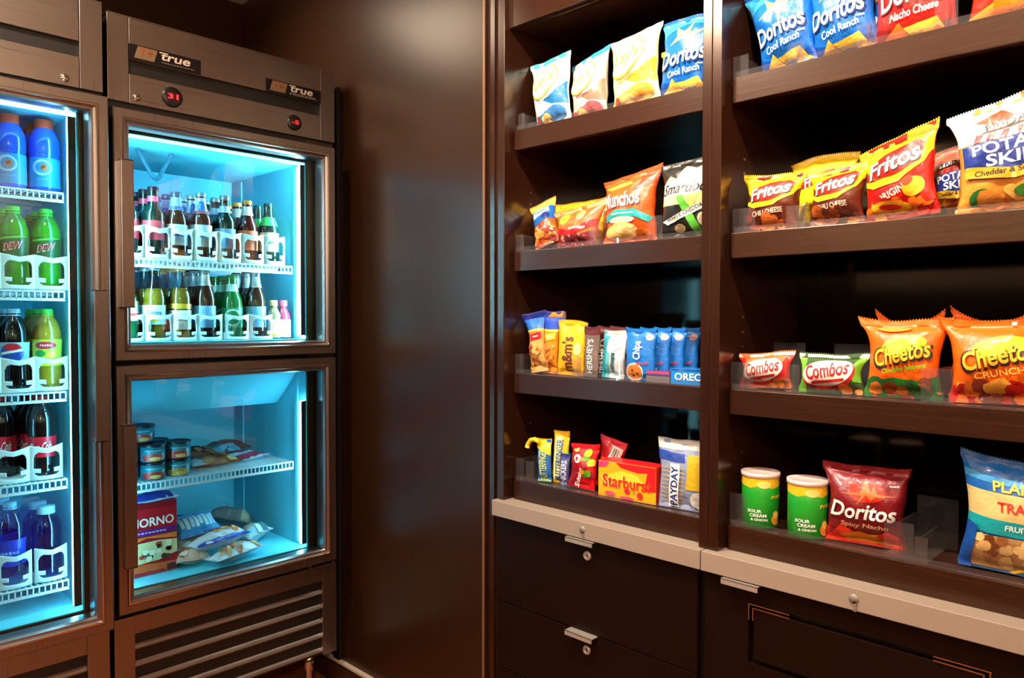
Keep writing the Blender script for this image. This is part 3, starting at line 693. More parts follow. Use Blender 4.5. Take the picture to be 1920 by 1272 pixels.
pack('snack_bag', 'wide yellow snack bag lying behind the red trail mix bag, second left shelf', 1.545, 1.262, SH[1],
     bag_mesh(.19, .132, .045, (246, 186, 40), [('p', (250, 150, 20), [(-.4, .7), (-.1, .9), (.1, .7), (-.15, .5)]), ('e', (250, 226, 120), .12, .66, .13, .14), ('e', (40, 130, 140), -.30, .62, .06, .07), ('e', (40, 130, 140), -.02, .63, .06, .07),
      ('p', (248, 232, 150), [(.22, .6), (.5, .62), (.5, .98), (.22, .95)]), ('p', (232, 220, 60), [(.08, .78), (.2, .78), (.2, .62), (.08, .62)])], 22), 0, 8, -3)
pack('trail_mix_bag', 'orange and red trail mix bag leaning back in front of the yellow bag', 1.468, 1.205, SH[1],
     bag_mesh(.155, .110, .045, (232, 96, 40), [('p', (240, 140, 90), [(-.5, .86), (.5, .86), (.5, 1), (-.5, 1)]), ('e', (240, 210, 60), -.25, .68, .15, .16), ('s', (150, 120, 20), -.25, .68, .16, .06, 4), ('e', (250, 190, 90), .14, .70, .09, .12),
      ('p', (200, 20, 30), [(-.5, .48), (-.1, .36), (.5, .58), (.5, .44), (0, .24), (-.5, .34)]), ('s', (250, 190, 180), .1, .40, .42, .07, 8), ('p', (110, 24, 34), [(-.5, .0), (.5, .0), (.5, .32), (0, .22), (-.5, .3)]),
      nuts([(150, 40, 40), (90, 20, 26), (190, 120, 90)], -.4, .45, .02, .25, 22, 6, .005)], 23), 2, 14, -2)
pack('snack_bag', 'red and beige snack bag between the trail mix bag and the orange puffed crisp bag', 1.535, 1.128, SH[1],
     bag_mesh(.10, .135, .045, (220, 190, 150), [('p', (240, 130, 40), [(-.5, .8), (.5, .78), (.5, 1), (-.5, 1)]), ('p', (210, 24, 20), [(-.5, .55), (.5, .62), (.5, .86), (-.5, .72)]), ('e', (190, 30, 40), -.05, .42, .16, .08), ('p', (200, 60, 80), [(-.5, 0), (.5, 0), (.5, .1), (-.5, .14)])], 24), 0, 6, 0)
pack('crisp_bag', 'orange potato crisp bag with a teal ribbon band, centre of the second left shelf', 1.472, 1.046, SH[1],
     bag_mesh(.148, .168, .055, (226, 84, 26), [('p', (250, 170, 60), [(-.5, .86), (.0, .90), (.1, .84), (-.3, .80)]), ('p', (232, 60, 20), [(.15, .72), (.5, .80), (.5, .98), (.2, .95)]),
      ('t', (70, 30, 30), 'Munchos', -.09, .615, .80, .235, sh(grow=-.1)), ('t', W, 'Munchos', -.10, .63, .78, .225, sh(grow=-.1)),
      ('p', (30, 160, 160), [(-.5, .40), (-.2, .47), (.2, .46), (.5, .34), (.42, .27), (.18, .36), (-.2, .38), (-.5, .30)]), ('s', (226, 250, 240), -.05, .415, .50, .025, 12),
      ('e', (250, 220, 180), -.08, .325, .28, .045), ('e', (246, 190, 110), -.12, .17, .34, .12), ('e', (252, 216, 140), -.02, .20, .22, .07), ('e', (222, 110, 30), .30, .12, .14, .08)], 25), 6, 4, 0)
pack('popcorn_bag', 'black and cream white cheddar popcorn bag at the right end of the second left shelf', 1.486, .892, SH[1],
     bag_mesh(.150, .180, .055, (34, 30, 24), [('p', (246, 232, 150), [(-.5, .68), (-.32, .80), (-.2, .74), (-.08, .92), (.12, .86), (.5, .97), (.5, .40), (-.5, .40)]), ('p', (250, 214, 60), [(.3, .62), (.5, .62), (.5, .88), (.36, .8)]),
      ('p', (250, 246, 232), [(-.48, .50), (.5, .56), (.5, .74), (-.48, .70)]), ('t', (30, 24, 20), 'Smartfood', .0, .62, .92, .15, sh(shear=.25, rot=2)),
      ('p', (90, 180, 60), [(-.18, .50), (-.05, .52), (.28, .06), (.14, .03)]), ('p', (170, 210, 100), [(.0, .50), (.22, .52), (.1, .30)]), ('p', (246, 240, 226), [(-.44, .20), (-.34, .16), (.42, .38), (.38, .46)]), ('t', (60, 50, 40), 'WHITE CHEDDAR', .0, .31, .74, .055, sh(rot=19)),
      ('e', (236, 222, 190), .30, .22, .10, .08), ('e', (216, 190, 140), -.12, .12, .10, .05)], 26), 10, 4, 2)
# --- third shelf, left: tubes, candy
def tube_bag(top, body, band, seed, txt, w=.050, h=.160):
    return bag_mesh(w, h, .03, body, [('p', top, [(-.5, .70), (.5, .70), (.5, 1), (-.5, 1)]), ('p', (30, 40, 130), [(-.5, .9), (.5, .9), (.5, 1), (-.5, 1)]), ('p', (240, 200, 60), [(-.5, .67), (.5, .67), (.5, .71), (-.5, .71)]),
        ('p', band, [(-.3, .52), (.42, .55), (.42, .66), (-.3, .63)]), ('s', W, .06, .59, .4, .03, 5), nuts([(206, 130, 60), (240, 170, 90), (160, 80, 30)], -.42, .42, .04, .48, 26, seed, .0045)], seed, seal=.016, pinch=.22, topc=(30, 40, 130))
pack('peanut_tube', 'blue-topped salted peanut tube bag leaning at the left end of the third left shelf', 1.462, 1.352, SH[2], tube_bag((40, 110, 210), (214, 160, 90), (210, 24, 30), 31, 'Salted', .058), 6, 3, -9)
pack('peanut_tube', 'blue-topped peanut tube bag half hidden behind the orange honey peanut tube', 1.530, 1.314, SH[2], tube_bag((40, 120, 220), (220, 170, 100), (210, 24, 30), 32, 'Salted'), 2, 3, -4)
pack('peanut_tube', 'orange honey roasted peanut tube bag with dark blue top, third left shelf', 1.470, 1.292, SH[2], tube_bag((30, 70, 190), (240, 140, 30), (246, 180, 40), 33, 'Honey', .056, .164), 4, 3, 2)
def candy(base, letters, lc, seed, w, h, d=.022, extra=(), topc=None, lx=0, tw=.75, lv=.42, th=.55):
    # vertical lettering, reading upwards
    A = bag_mesh(w, h, d, base, list(extra), seed, seal=.010, pinch=.05, crumple=.0022, topc=topc)
    if letters is None:
        A.scrib(lc, lx, lv, tw*.6, th, 9, True, seed); return A
    vs, fs = text_verts(letters); tb = new_bm(); vv = [tb.verts.new((lx*w-y*tw*w, lv*h+x*th*h*1.35, 0)) for x, y in vs]
    for f in fs:
        try: tb.faces.new([vv[i] for i in f])
        except ValueError: pass
    for f in tb.faces: f.normal_update()
    A.put(tb, film(lc)); return A
pack('candy_pouch', 'yellow pouch of peanut candies with brown lettering and crumpled top, third left shelf', 1.462, 1.216, SH[2],
     candy((246, 178, 20), "m&m's", (96, 44, 30), 34, .088, .135, .03, [('e', (250, 220, 40), 0, .80, .3, .1), ('e', (250, 200, 150), .3, .5, .12, .12)], lx=-.06, tw=.42, lv=.40, th=.48), 4, 4, 1, cat='candy')
for k, (x, y, lab) in enumerate(((1.460, 1.150, 'silver and brown chocolate bar standing in front, beside the yellow candy pouch'), (1.478, 1.128, 'brown chocolate bar standing directly behind the front silver and brown bar'), (1.500, 1.108, 'rearmost of the brown chocolate bars beside the yellow candy pouch'))):
    pack('chocolate_bar', lab, x, y, SH[2], candy((110, 92, 88) if k == 0 else (80, 26, 26), "HERSHEY'S", (196, 214, 214), 35+k, .046, .126, .014, [('p', (84, 24, 26), [(-.5, .84), (.5, .84), (.5, 1), (-.5, 1)])], topc=(84, 24, 26), lx=-.06, tw=.42, lv=.42, th=.50), 4, 3, 2, cat='candy', group=None)
pack('mint_pack', 'white and silver candy pack with teal side and dark vertical lettering, third left shelf', 1.462, 1.083, SH[2],
     candy((206, 214, 216), None, (40, 90, 104), 38, .066, .115, .022, [('p', (30, 140, 156), [(-.5, 0), (-.30, 0), (-.26, .8), (-.1, 1), (-.5, 1)]), ('e', (246, 248, 250), .08, .74, .28, .16), ('p', (196, 176, 140), [(-.1, .93), (.5, .93), (.5, 1), (-.1, 1)]), ('p', (90, 180, 190), [(-.3, 0), (-.16, 0), (-.1, .5), (-.26, .6)])], lx=.06, tw=.34, lv=.34, th=.40), 4, 3, 2, cat='candy')
pack('snack_bag', 'dark blue snack pack standing between the white pack and the blue cookie bags', 1.500, 1.040, SH[2],
     bag_mesh(.06, .105, .02, (14, 60, 130), [('p', (30, 110, 170), [(-.5, 0), (.5, 0), (.5, .4), (-.5, .5)])], 39), 0, 3, 0)
def chips_ahoy(seed): return candy((28, 116, 204), 'Chips', (236, 240, 246), seed, .082, .125, .026, [('e', (230, 180, 190), .30, .83, .12, .06), ('e', (240, 240, 240), -.16, .17, .30, .17), ('e', (226, 130, 60), -.16, .17, .26, .145), ('e', (120, 60, 30), -.22, .20, .04, .025), ('e', (120, 60, 30), -.06, .14, .04, .025), ('e', (120, 60, 30), -.2, .1, .04, .02), ('t', (206, 30, 40), 'Ahoy!', .12, .33, .42, .08, sh(rot=4))], lx=-.02, tw=.34, lv=.58, th=.26)
src = pack('cookie_pack', 'blue cookie bag with an orange cookie picture, frontmost of its row', 1.464, 1.004, SH[2], chips_ahoy(41), 6, 2, 0)
for k, nm in enumerate(('second', 'third', 'fourth', 'rearmost')):
    c = src.copy(); COL.objects.link(c); c.location.x += .030*(k+1); c.location.y -= .020*(k+1); c['label'] = 'blue cookie bag, %s from the front in the row of blue cookie bags' % nm
    c['group'] = 'blue cookie bags in a row'
src['group'] = 'blue cookie bags in a row'
def carton(name, label, X, Y, Z, w, h, d, base, art, phi=0, tilt=0, roll=0, side=None, cat='box', top=None):
    A = Art(lambda u, v, L=0: Vector((u, -d/2-.0003*L, v)), w, h, .5); A.mi(mat(base, .35, 0, .2))
    box(A.bm, -w/2, w/2, -d/2, d/2, 0, h)
    if side:
        k = A.mi(mat(side, .35, 0, .2)); A.bm.faces.ensure_lookup_table()
        for f in A.bm.faces:
            f.normal_update()
            if abs(f.normal.x) > .5: f.material_index = k
    if top:
        k = A.mi(mat(top, .35, 0, .2))
        for f in A.bm.faces:
            f.normal_update()
            if f.normal.z > .5: f.material_index = k
    execute_art(A, art)
    return pack(name, label, X, Y, Z, A, phi, tilt, roll, cat=cat)
carton('snack_tray', 'small low brown snack pack lying left of the flat blue cookie box', 1.458, .945, SH[2], .062, .026, .05, (110, 100, 104), [('p', (190, 60, 110), [(-.5, .75), (.5, .75), (.5, 1), (-.5, 1)]), ('p', (60, 60, 120), [(-.5, .6), (.5, .6), (.5, .75), (-.5, .75)])], 0, top=(80, 40, 110))
carton('cookie_box', 'flat blue sandwich cookie box with white lettering, right end of third left shelf', 1.462, .868, SH[2], .088, .034, .06, (20, 130, 214), [('t', (10, 40, 110), 'OREO', .015, .47, .80, .50), ('t', W, 'OREO', 0, .50, .78, .48), ('p', (236, 240, 246), [(-.3, .9), (-.1, .9), (-.2, 1)]), ('p', (20, 60, 150), [(-.5, .92), (.5, .92), (.5, 1), (-.5, 1)])], 2, top=(30, 110, 200), cat='cookie box')
bm = new_bm(); box(bm, 0, .06, -.012, .012, 0, .055); o = obj('acrylic_block', bm, M_ACRYL); o.location = (1.56, .935, SH[2]+.001); tag(o, 'small clear acrylic pusher block behind the flat cookie box', 'divider')
# --- lowest shelf, left
pack('candy_bar', 'yellow and blue peanut butter candy bar with drooping folded top, left one', 1.460, 1.300, SH[3],
     candy((30, 96, 176), 'BUTTERFINGER', (206, 224, 120), 51, .044, .112, .02, [('p', (246, 200, 30), [(-.5, .80), (.5, .62), (.5, 1), (-.5, 1)]), ('p', (150, 200, 150), [(-.5, 0), (.5, 0), (.5, .05), (-.5, .05)])], topc=(246, 200, 30), tw=.55, lv=.40, th=.52), 8, 6, -4, cat='candy')
pack('candy_bar', 'yellow and blue peanut butter candy bar standing upright, right one of the pair', 1.476, 1.265, SH[3],
     candy((240, 180, 30), 'BUTTERFINGER', (30, 80, 150), 52, .050, .136, .02, [('p', (120, 200, 40), [(.2, .35), (.5, .40), (.5, .62), (.2, .60)]), ('p', (236, 236, 150), [(-.3, .05), (.1, .05), (.1, .9), (-.3, .9)])], topc=(240, 180, 30), tw=.42, lv=.45, th=.58), 4, 4, 1, cat='candy')
bm = new_bm(); tube(bm, [(0, 0, 0), (.002, -.012, .006), (0, -.026, .004), (-.002, -.036, -.006), (-.002, -.040, -.016)], .0065)
# peeled wrapper end as part of the left bar
wl = PACKS[-2]; o = obj('wrapper_end', bm, film((250, 200, 40)), wl); o.rotation_euler = (0, 0, -PI/2); o.location = (-.012, -.010, .104)
pack('candy_bar', 'slim blue and silver candy bar with white slanted lettering left of the red pouches', 1.458, 1.232, SH[3],
     candy((70, 70, 130), 'SNICKERS', (214, 220, 240), 53, .030, .084, .015, [('p', (40, 40, 110), [(-.5, .85), (.5, .85), (.5, 1), (-.5, 1)])], tw=.6, lv=.42, th=.55), 6, 4, -2, cat='candy')
sk = [('e', (206, 190, 110), -.30, .86, .12, .06), ('e', W, -.20, .66, .17, .10), ('e', (190, 20, 30), -.20, .66, .05, .05), ('b', [(236, 140, 20), (90, 150, 30), (150, 20, 40), (230, 200, 40)], .05, .40, .30, .85, 12, .009, 4), ('p', (150, 14, 26), [(-.5, 0), (-.3, 0), (-.1, .5), (-.5, .8)]), ('t', W, 'Skittles', -.08, .26, .62, .13, sh(rot=74))]
pack('candy_pouch', 'red fruit candy pouch with white lettering leaning left, lowest left shelf', 1.466, 1.180, SH[3], bag_mesh(.082, .112, .03, (214, 14, 26), sk, 54), 6, 6, 3, cat='candy')
pack('candy_pouch', 'red fruit candy pouch behind, turned to show its white barcode patch', 1.510, 1.135, SH[3],
     bag_mesh(.078, .126, .028, (200, 14, 26), [('p', (232, 226, 216), [(.02, .62), (.44, .60), (.44, .86), (.02, .88)]), ('p', (120, 110, 100), [(.10, .66), (.14, .66), (.14, .83), (.10, .83)]), ('p', (120, 110, 100), [(.18, .66), (.24, .66), (.24, .83), (.18, .83)]), ('p', (120, 110, 100), [(.29, .66), (.31, .66), (.31, .83), (.29, .83)]), ('p', (236, 120, 30), [(-.4, .3), (.1, .4), (0, .6), (-.3, .6)]), ('t', W, 'Skittles', -.25, .4, .3, .1, sh(rot=80))], 55), 2, 6, 6, cat='candy')
carton('candy_box', 'yellow and red fruit chew box with red lettering on the lowest left shelf', 1.470, 1.036, SH[3], .158, .086, .055, (250, 176, 24),
     [('p', (226, 24, 30), [(-.1, .86), (.2, .78), (.5, .84), (.5, 1), (-.2, 1)]), ('p', (226, 24, 30), [(.30, .3), (.5, .34), (.5, .9), (.36, .84)]), ('p', (240, 60, 110), [(-.5, .80), (-.36, .84), (-.3, 1), (-.5, 1)]), ('p', (252, 214, 60), [(-.42, .56), (-.1, .78), (.2, .70), (.3, .5), (.0, .46)]),
      ('t', (252, 226, 120), 'Starburst', -.008, .465, .86, .35), ('t', (214, 40, 20), 'Starburst', 0, .47, .84, .34), ('e', (206, 40, 60), .02, .24, .05, .07), ('e', (206, 40, 40), .24, .18, .05, .09), ('e', (90, 150, 40), .14, .24, .02, .03), ('e', (232, 80, 110), -.28, .12, .09, .06), ('e', (232, 60, 110), .02, .05, .12, .05)], 4, 0, 0, side=(226, 40, 30), top=(222, 30, 40), cat='candy box')
pk = [('p', (214, 206, 196), [(-.5, .86), (.5, .86), (.5, 1), (-.5, 1)]), ('p', (40, 70, 160), [(-.5, .70), (.0, .68), (.0, .80), (-.5, .84)]), ('p', (214, 176, 40), [(.02, .3), (.34, .3), (.38, .80), (.06, .80)]), ('p', (60, 70, 130), [(.36, .45), (.5, .45), (.5, .78), (.38, .78)])]
for i in range(9): pk.append(('p', (196, 170, 90), [(-.44, .10+i*.062), (.0, .10+i*.062), (.0, .115+i*.062), (-.44, .115+i*.062)]))
pk += [('p', W, [(-.28, .04), (-.10, .04), (-.08, .66), (-.26, .66)]), ('e', (222, 214, 206), .28, .17, .16, .12)]
pack('candy_bar_pack', 'silver blue and yellow peanut bar packet, right end of the lowest left shelf', 1.470, .885, SH[3],
     candy((140, 150, 186), 'PAYDAY', (30, 50, 140), 56, .140, .158, .022, pk, topc=(214, 206, 196), lx=-.18, tw=.13, lv=.34, th=.42), 6, 3, 0, cat='candy')
# --- second shelf, right
def fritos(seed, base, w, h, low, sub, orig=False):
    art = [('p', (250, 196, 20), [(-.5, .70), (-.3, .50), (.1, .46), (.5, .72), (.5, 1), (-.5, 1)]), ('p', (240, 140, 20), [(-.5, .92), (.5, .92), (.5, .96), (-.5, .96)]),
           ('p', (210, 30, 20), [(-.40, .52), (-.1, .50), (.30, .64), (.42, .80), (.30, .86), (-.05, .78), (-.34, .70)]),
           ('p', (250, 200, 30), [(-.5, .46), (-.3, .38), (.1, .42), (.42, .60), (.5, .74), (.40, .66), (.1, .50), (-.3, .47), (-.5, .52)]),
           ('e', (214, 24, 18), .01, .665, .40, .155, 12),
           ('t', (60, 20, 16), 'Fritos', .015, .655, .76, .22, sh(rot=12, shear=.25)), ('t', W, 'Fritos', 0, .67, .74, .21, sh(rot=12, shear=.25)),
           ('t', (246, 226, 200), sub, -.02 if not orig else .02, .31, .60, .085, sh(rot=6 if not orig else 16)),
           ('b', low, -.42, .45, .04, .24, 16, .010, seed)]
    if orig: art += [('e', (246, 170, 30), .28, .33, .16, .10, 30), ('e', (222, 60, 20), .22, .40, .08, .05, 30), ('e', (246, 170, 30), -.1, .14, .28, .07, -6), ('e', (216, 30, 20), -.1, .14, .16, .03, -6)]
    return bag_mesh(w, h, .05, base, art, seed, topc=(250, 196, 20))
BR = [(190, 90, 30), (130, 50, 20), (214, 110, 40), (90, 34, 16)]
pack('corn_chip_bag', 'brown and yellow chili corn chip bag, left end of the second right shelf', 1.466, .692, SH[1], fritos(61, (96, 36, 20), .122, .118, BR, 'CHILI CHEESE'), 4, 4, 2)
pack('corn_chip_bag', 'bright yellow corn chip bag standing behind, between the two brown ones', 1.545, .610, SH[1],
     bag_mesh(.128, .148, .05, (248, 206, 30), [('p', (250, 226, 60), [(-.4, .84), (.3, .9), (.4, .8), (0, .76)]), ('p', (210, 30, 24), [(-.4, .60), (.1, .60), (.34, .74), (.2, .80), (-.3, .74)]), ('t', W, 'Fritos', -.05, .68, .5, .14, sh(rot=8, shear=.2)), ('e', (240, 120, 30), .35, .5, .1, .12)], 62), 0, 5, -4)
pack('corn_chip_bag', 'brown and yellow chili corn chip bag left of the tall red one', 1.466, .562, SH[1], fritos(63, (96, 36, 20), .108, .116, BR, 'CHILI CHEESE'), 2, 4, 2)
pack('corn_chip_bag', 'tall red and yellow original corn chip bag on the second right shelf', 1.468, .446, SH[1], fritos(64, (216, 24, 14), .138, .152, [(236, 110, 20), (250, 160, 40), (190, 30, 16)], 'ORIGINAL', True), -8, 3, -4)
def skins(seed, base, w, h):
    art = [('p', base, [(-.5, .62), (.5, .62), (.5, 1), (-.5, 1)]), ('p', (226, 70, 40), [(-.30, .82), (-.06, .90), (.04, .80), (-.12, .74)]), ('p', (226, 80, 30), [(.16, .86), (.40, .96), (.5, .84), (.28, .80)])]
    for i in range(7): art.append(('p', (200, 30, 34), [(-.36+i*.12, .615), (-.30+i*.12, .615), (-.26+i*.12, .69), (-.32+i*.12, .69)]))
    art += [('p', (246, 244, 240), [(-.28, .70), (.34, .74), (.34, .80), (-.28, .76)]), ('t', (40, 36, 34), 'FRiDAYS', .03, .75, .52, .065, sh(rot=4)), ('p', (30, 50, 130), [(-.46, .40), (.0, .34), (.5, .40), (.5, .62), (-.46, .60)]),
            ('t', W, 'POTATO', .03, .55, .80, .105, sh(rot=2)), ('t', W, 'SKINS', .06, .435, .62, .105, sh(rot=2)), ('p', (206, 160, 40), [(-.44, .30), (0, .25), (.5, .30), (.5, .40), (0, .34), (-.44, .40)]), ('t', (70, 40, 20), 'Cheddar & Sour Cream', .05, .325, .80, .05),
            ('e', (30, 100, 40), -.30, .12, .10, .07), ('e', (60, 120, 40), .1, .14, .12, .05), ('b', [(214, 130, 50), (240, 170, 80), (190, 90, 30)], -.3, .45, .04, .22, 12, .014, seed)]
    return bag_mesh(w, h, .05, (216, 140, 50), art, seed, topc=base)
pack('potato_skin_bag', 'smaller brown-topped potato skin bag half hidden left of the large white-topped one', 1.545, .366, SH[1], skins(65, (140, 90, 76), .105, .138), 0, 3, -3)
pack('potato_skin_bag', 'large white-topped potato skin snack bag at the right edge of the second right shelf', 1.470, .270, SH[1], skins(66, (244, 240, 236), .180, .192), 10, 3, -4)
# --- third shelf, right
def combos(seed, base, accent, w, h):
    return bag_mesh(w, h, .045, base, [('p', accent, [(-.5, .0), (-.38, .0), (-.38, 1), (-.5, 1)]), ('p', accent, [(.38, .3), (.5, .3), (.5, .95), (.38, .95)]), ('p', (236, 220, 200), [(-.5, .9), (.5, .9), (.5, 1), (-.5, 1)]),
        ('e', (190, 20, 30), -.01, .46, .45, .36, 8), ('e', (246, 236, 226), -.02, .50, .43, .32, 8), ('t', (206, 20, 30), 'Combos', -.02, .56, .72, .36, sh(rot=9, shear=.1)), ('p', (206, 30, 40), [(-.28, .20), (.26, .32), (.26, .38), (-.28, .27)]), ('b', [(232, 120, 50), (240, 170, 90)], .16, .42, .04, .22, 7, .007, seed)], seed)
pack('pretzel_bag', 'white and red oval pretzel snack bag, left one on the third right shelf', 1.462, .700, SH[2], combos(71, (226, 120, 70), (216, 40, 30), .112, .074), 6, 8, -2)
pack('pretzel_bag', 'green-edged white and red pretzel snack bag, second on the third right shelf', 1.462, .567, SH[2], combos(72, (60, 90, 50), (110, 180, 50), .130, .080), 4, 8, 0)
def cheetos(seed, low, w, h, sub, subc):
    return bag_mesh(w, h, .058, (240, 104, 16), [('p', low[0], [(-.5, 0), (.5, 0), (.5, .30), (.2, .22), (-.1, .26), (-.5, .20)]), ('e', (252, 190, 40), .02, .66, .30, .12, 8), ('b', low, -.42, .42, .03, .22, 14, .013, seed),
        ('t', (40, 24, 24), 'Cheetos', .008, .552, .84, .265, sh(rot=12, shear=.1)), ('t', (252, 196, 50), 'Cheetos', 0, .56, .78, .215, sh(rot=12, shear=.1)), ('t', subc, sub, .05, .37, .62, .075, sh(rot=9)),
        ('p', (250, 250, 240), [(.10, .93), (.14, .93), (.14, .985), (.10, .985)]) if seed == 75 else ('e', (250, 150, 60), -.1, .87, .2, .03)], seed, seal=.016)
src_a = pack('cheese_puff_bag', 'orange bag of cheese snacks with green bottom, third right shelf', 1.472, .441, SH[2], cheetos(73, [(20, 120, 40), (200, 110, 40), (150, 60, 20), (30, 90, 30)], .134, .150, 'Cheddar Jalapeno', (120, 190, 40)), 6, 2, 0)
pack('cheese_puff_bag', 'orange bag with two top corners poking up behind the green-bottomed cheese bag', 1.552, .452, SH[2], bag_mesh(.118, .166, .05, (240, 104, 16), [], 74), 2, 2, 0)
pack('cheese_puff_bag', 'orange bag of cheese snacks with red bottom at the right edge, third right shelf', 1.470, .288, SH[2], cheetos(75, [(190, 24, 20), (232, 110, 30), (120, 40, 20), (240, 170, 60)], .160, .150, 'CRUNCHY', (250, 190, 90)), 8, 2, -1)
pack('cheese_puff_bag', 'orange bag whose corner rises behind the red-bottomed cheese bag', 1.552, .325, SH[2], bag_mesh(.13, .166, .05, (240, 104, 16), [], 76), -4, 2, 3)
# --- lowest shelf, right
def crisp_can(label, X, Y, phi):
    t = thing('crisp_can', label, 'can', (X, Y, SH[3]+.001), math.radians(-90+phi))
    R, H = .0375, .108; wr = lambda u, v, L=0: Vector(((R+.0002*L)*math.sin(u/R), -(R+.0002*L)*math.cos(u/R), v))
    A = Art(wr, 2*PI*R, H, .004); A.mi(mat((30, 150, 40), .32, 0, .3)); lathe(A.bm, [(0, 0), (R-.001, 0), (R, .001), (R, H-.001), (R-.001, H), (0, H)], 40)
    A.poly((246, 196, 40), [(-.499, .80), (-.2, .80), (-.1, .76), (.0, .82), (.1, .76), (.2, .80), (.499, .80), (.499, .99), (-.499, .99)])
    A.ell((250, 226, 120), .02, .84, .06, .07); A.text((60, 130, 40), 'Pringles', .17, .60, .17, .09, 6, .2); A.text((246, 200, 40), 'Pringles', .168, .605, .17, .085, 6, .2)
    A.text(W, 'SOUR', -.06, .33, .12, .06); A.text(W, 'CREAM', -.03, .25, .14, .06); A.text(W, '& ONION', -.02, .17, .14, .045)
    A.ell((232, 140, 50), .12, .16, .035, .10, 30); A.ell((246, 190, 90), .13, .26, .03, .08, 20)
    obj('body', A.bm, A.mats, t, smooth=True)
    bm = new_bm(); lathe(bm, [(0, H+.003), (R-.003, H+.003), (R-.001, H+.0045), (R+.0018, H+.0045), (R+.002, H-.004), (R+.0002, H-.005)], 40)
    obj('lid', bm, mat((226, 190, 186), .35), t)
crisp_can('green and yellow stacked-crisp can at the left end of the lowest right shelf', 1.478, .712, 30)
crisp_can('green and yellow stacked-crisp can next to the dark red chip bag', 1.472, .610, 30)
pack('chip_bag', 'dark red spicy tortilla chip bag on the lowest right shelf', 1.472, .504, SH[3], doritos('spicy', 81, .152, .152), 10, 2, 0)
pl = [('p', (14, 90, 170), [(-.5, .70), (.5, .70), (.5, 1), (-.5, 1)]), ('p', (60, 150, 210), [(-.5, .80), (.5, .76), (.5, .80), (-.5, .86)]), ('p', (214, 184, 120), [(-.5, .46), (.5, .46), (.5, .70), (-.5, .72)]), ('p', (20, 150, 160), [(-.5, .36), (.5, .34), (.5, .46), (-.5, .50)]),
      ('t', (120, 90, 20), 'PLANTERS', .14, .765, .72, .095), ('t', (246, 214, 60), 'PLANTERS', .135, .77, .71, .09), ('t', (200, 40, 40), 'TRAIL MIX', .14, .60, .66, .085), ('t', W, 'FRUIT & NUT', .14, .425, .5, .05),
      ('p', (186, 140, 90), [(-.38, .03), (.15, .03), (.5, .20), (.5, .34), (-.38, .34)]), ('b', [(214, 170, 100), (150, 96, 50), (232, 196, 130), (110, 60, 30)], -.34, .36, .08, .31, 40, .008, 8), ('p', (240, 200, 40), [(.0, .015), (.5, .20), (.5, .225), (-.05, .02)]), ('p', (16, 90, 160), [(.02, .0), (.5, 0), (.5, .19)]), ('t', W, 'ENERGY', .30, .055, .34, .055, sh(shear=.2)),
      ('p', (16, 70, 150), [(-.5, 0), (-.38, 0), (-.38, .40), (-.5, .44)])]
pack('trail_mix_bag', 'large blue nut trail mix bag with tan band, lowest right shelf', 1.470, .262, SH[3], bag_mesh(.170, .190, .05, (16, 96, 170), pl, 82, crumple=.003), 6, 3, 2)
# ================================================================== BOTTLES
def bottle(name, label, cat, prof, bodym, cap=None, labels=(), liquid=None, seg=24, rz=-20, scale=1):
    """prof [(r,z)]; cap (r,z0,z1,mat); labels [(z0,z1,mat,half angle deg,art fn)]"""
    t = thing(name, label, cat, (0, 0, 0), math.radians(rz))
    def rad(z):
        for (r0, z0), (r1, z1) in zip(prof, prof[1:]):
            if z0 <= z <= z1 and z1 > z0: return r0+(r1-r0)*(z-z0)/(z1-z0)
        return prof[-1][0]
    bm = new_bm(); lathe(bm, prof, seg); obj('body', bm, bodym, t)
    if liquid:
        lz, lm = liquid; p2 = [(max(r-.0022, 0), max(z, .004)) for r, z in prof if z < lz]; p2.append((rad(lz)-.0022, lz)); p2.append((0, lz))
        bm = new_bm(); lathe(bm, p2, seg); obj('drink', bm, lm, t)
    if cap:
        r, z0, z1, m = cap; bm = new_bm(); lathe(bm, [(r*1.02, z0), (r*1.02, z0+.003), (r, z0+.004), (r, z1-.0015), (r-.0015, z1), (0, z1)], seg); obj('cap', bm, m, t)
    for k, (z0, z1, m, art) in enumerate(labels):
        n = 4; fn = lambda u, v, L=0: Vector(((rad(z0+v)+.0006+.0003*L)*math.sin(u/rad(z0+(z1-z0)/2)), -(rad(z0+v)+.0006+.0003*L)*math.cos(u/rad(z0+(z1-z0)/2)), z0+v))
        A = Art(fn, 2*PI*rad((z0+z1)/2), z1-z0, .006); A.mi(m)
        zz = [z0+(z1-z0)*i/n for i in range(n+1)]; lathe(A.bm, [(rad(z)+.0006, z) for z in zz], seg)
        if art: art(A)
        obj('label', A.bm, A.mats, t)
    return t
G_BROWN = mat((46, 20, 10), .12, 0, .4); G_GREEN = mat((14, 92, 40), .12, 0, .4); G_DARK = mat((14, 34, 26), .14, 0, .4)
G_CLEAR = thin_glass('clear_bottle_glass', (214, 236, 236), 1.6); G_PET = thin_glass('clear_plastic_bottle', (206, 232, 240), 1.5); G_WATER = thin_glass('blue_tinted_bottle', (186, 222, 244), 1.6)
BEER = [(0, 0), (.027, 0), (.0300, .003), (.0305, .010), (.0305, .118), (.0295, .128), (.024, .140), (.0172, .152), (.0145, .165), (.0135, .190), (.0145, .192), (.0145, .196), (.0128, .198), (.0128, .201)]
STUB = [(0, 0), (.027, 0), (.0305, .003), (.031, .010), (.031, .105), (.0295, .118), (.024, .135), (.0180, .150), (.0150, .163), (.0138, .183), (.0148, .185), (.0148, .189), (.0130, .193)]
TALL = [(0, 0), (.0275, 0), (.0305, .003), (.031, .010), (.031, .118), (.0285, .135), (.0215, .155), (.0155, .175), (.0135, .198), (.0145, .200), (.0145, .207), (.013, .212)]
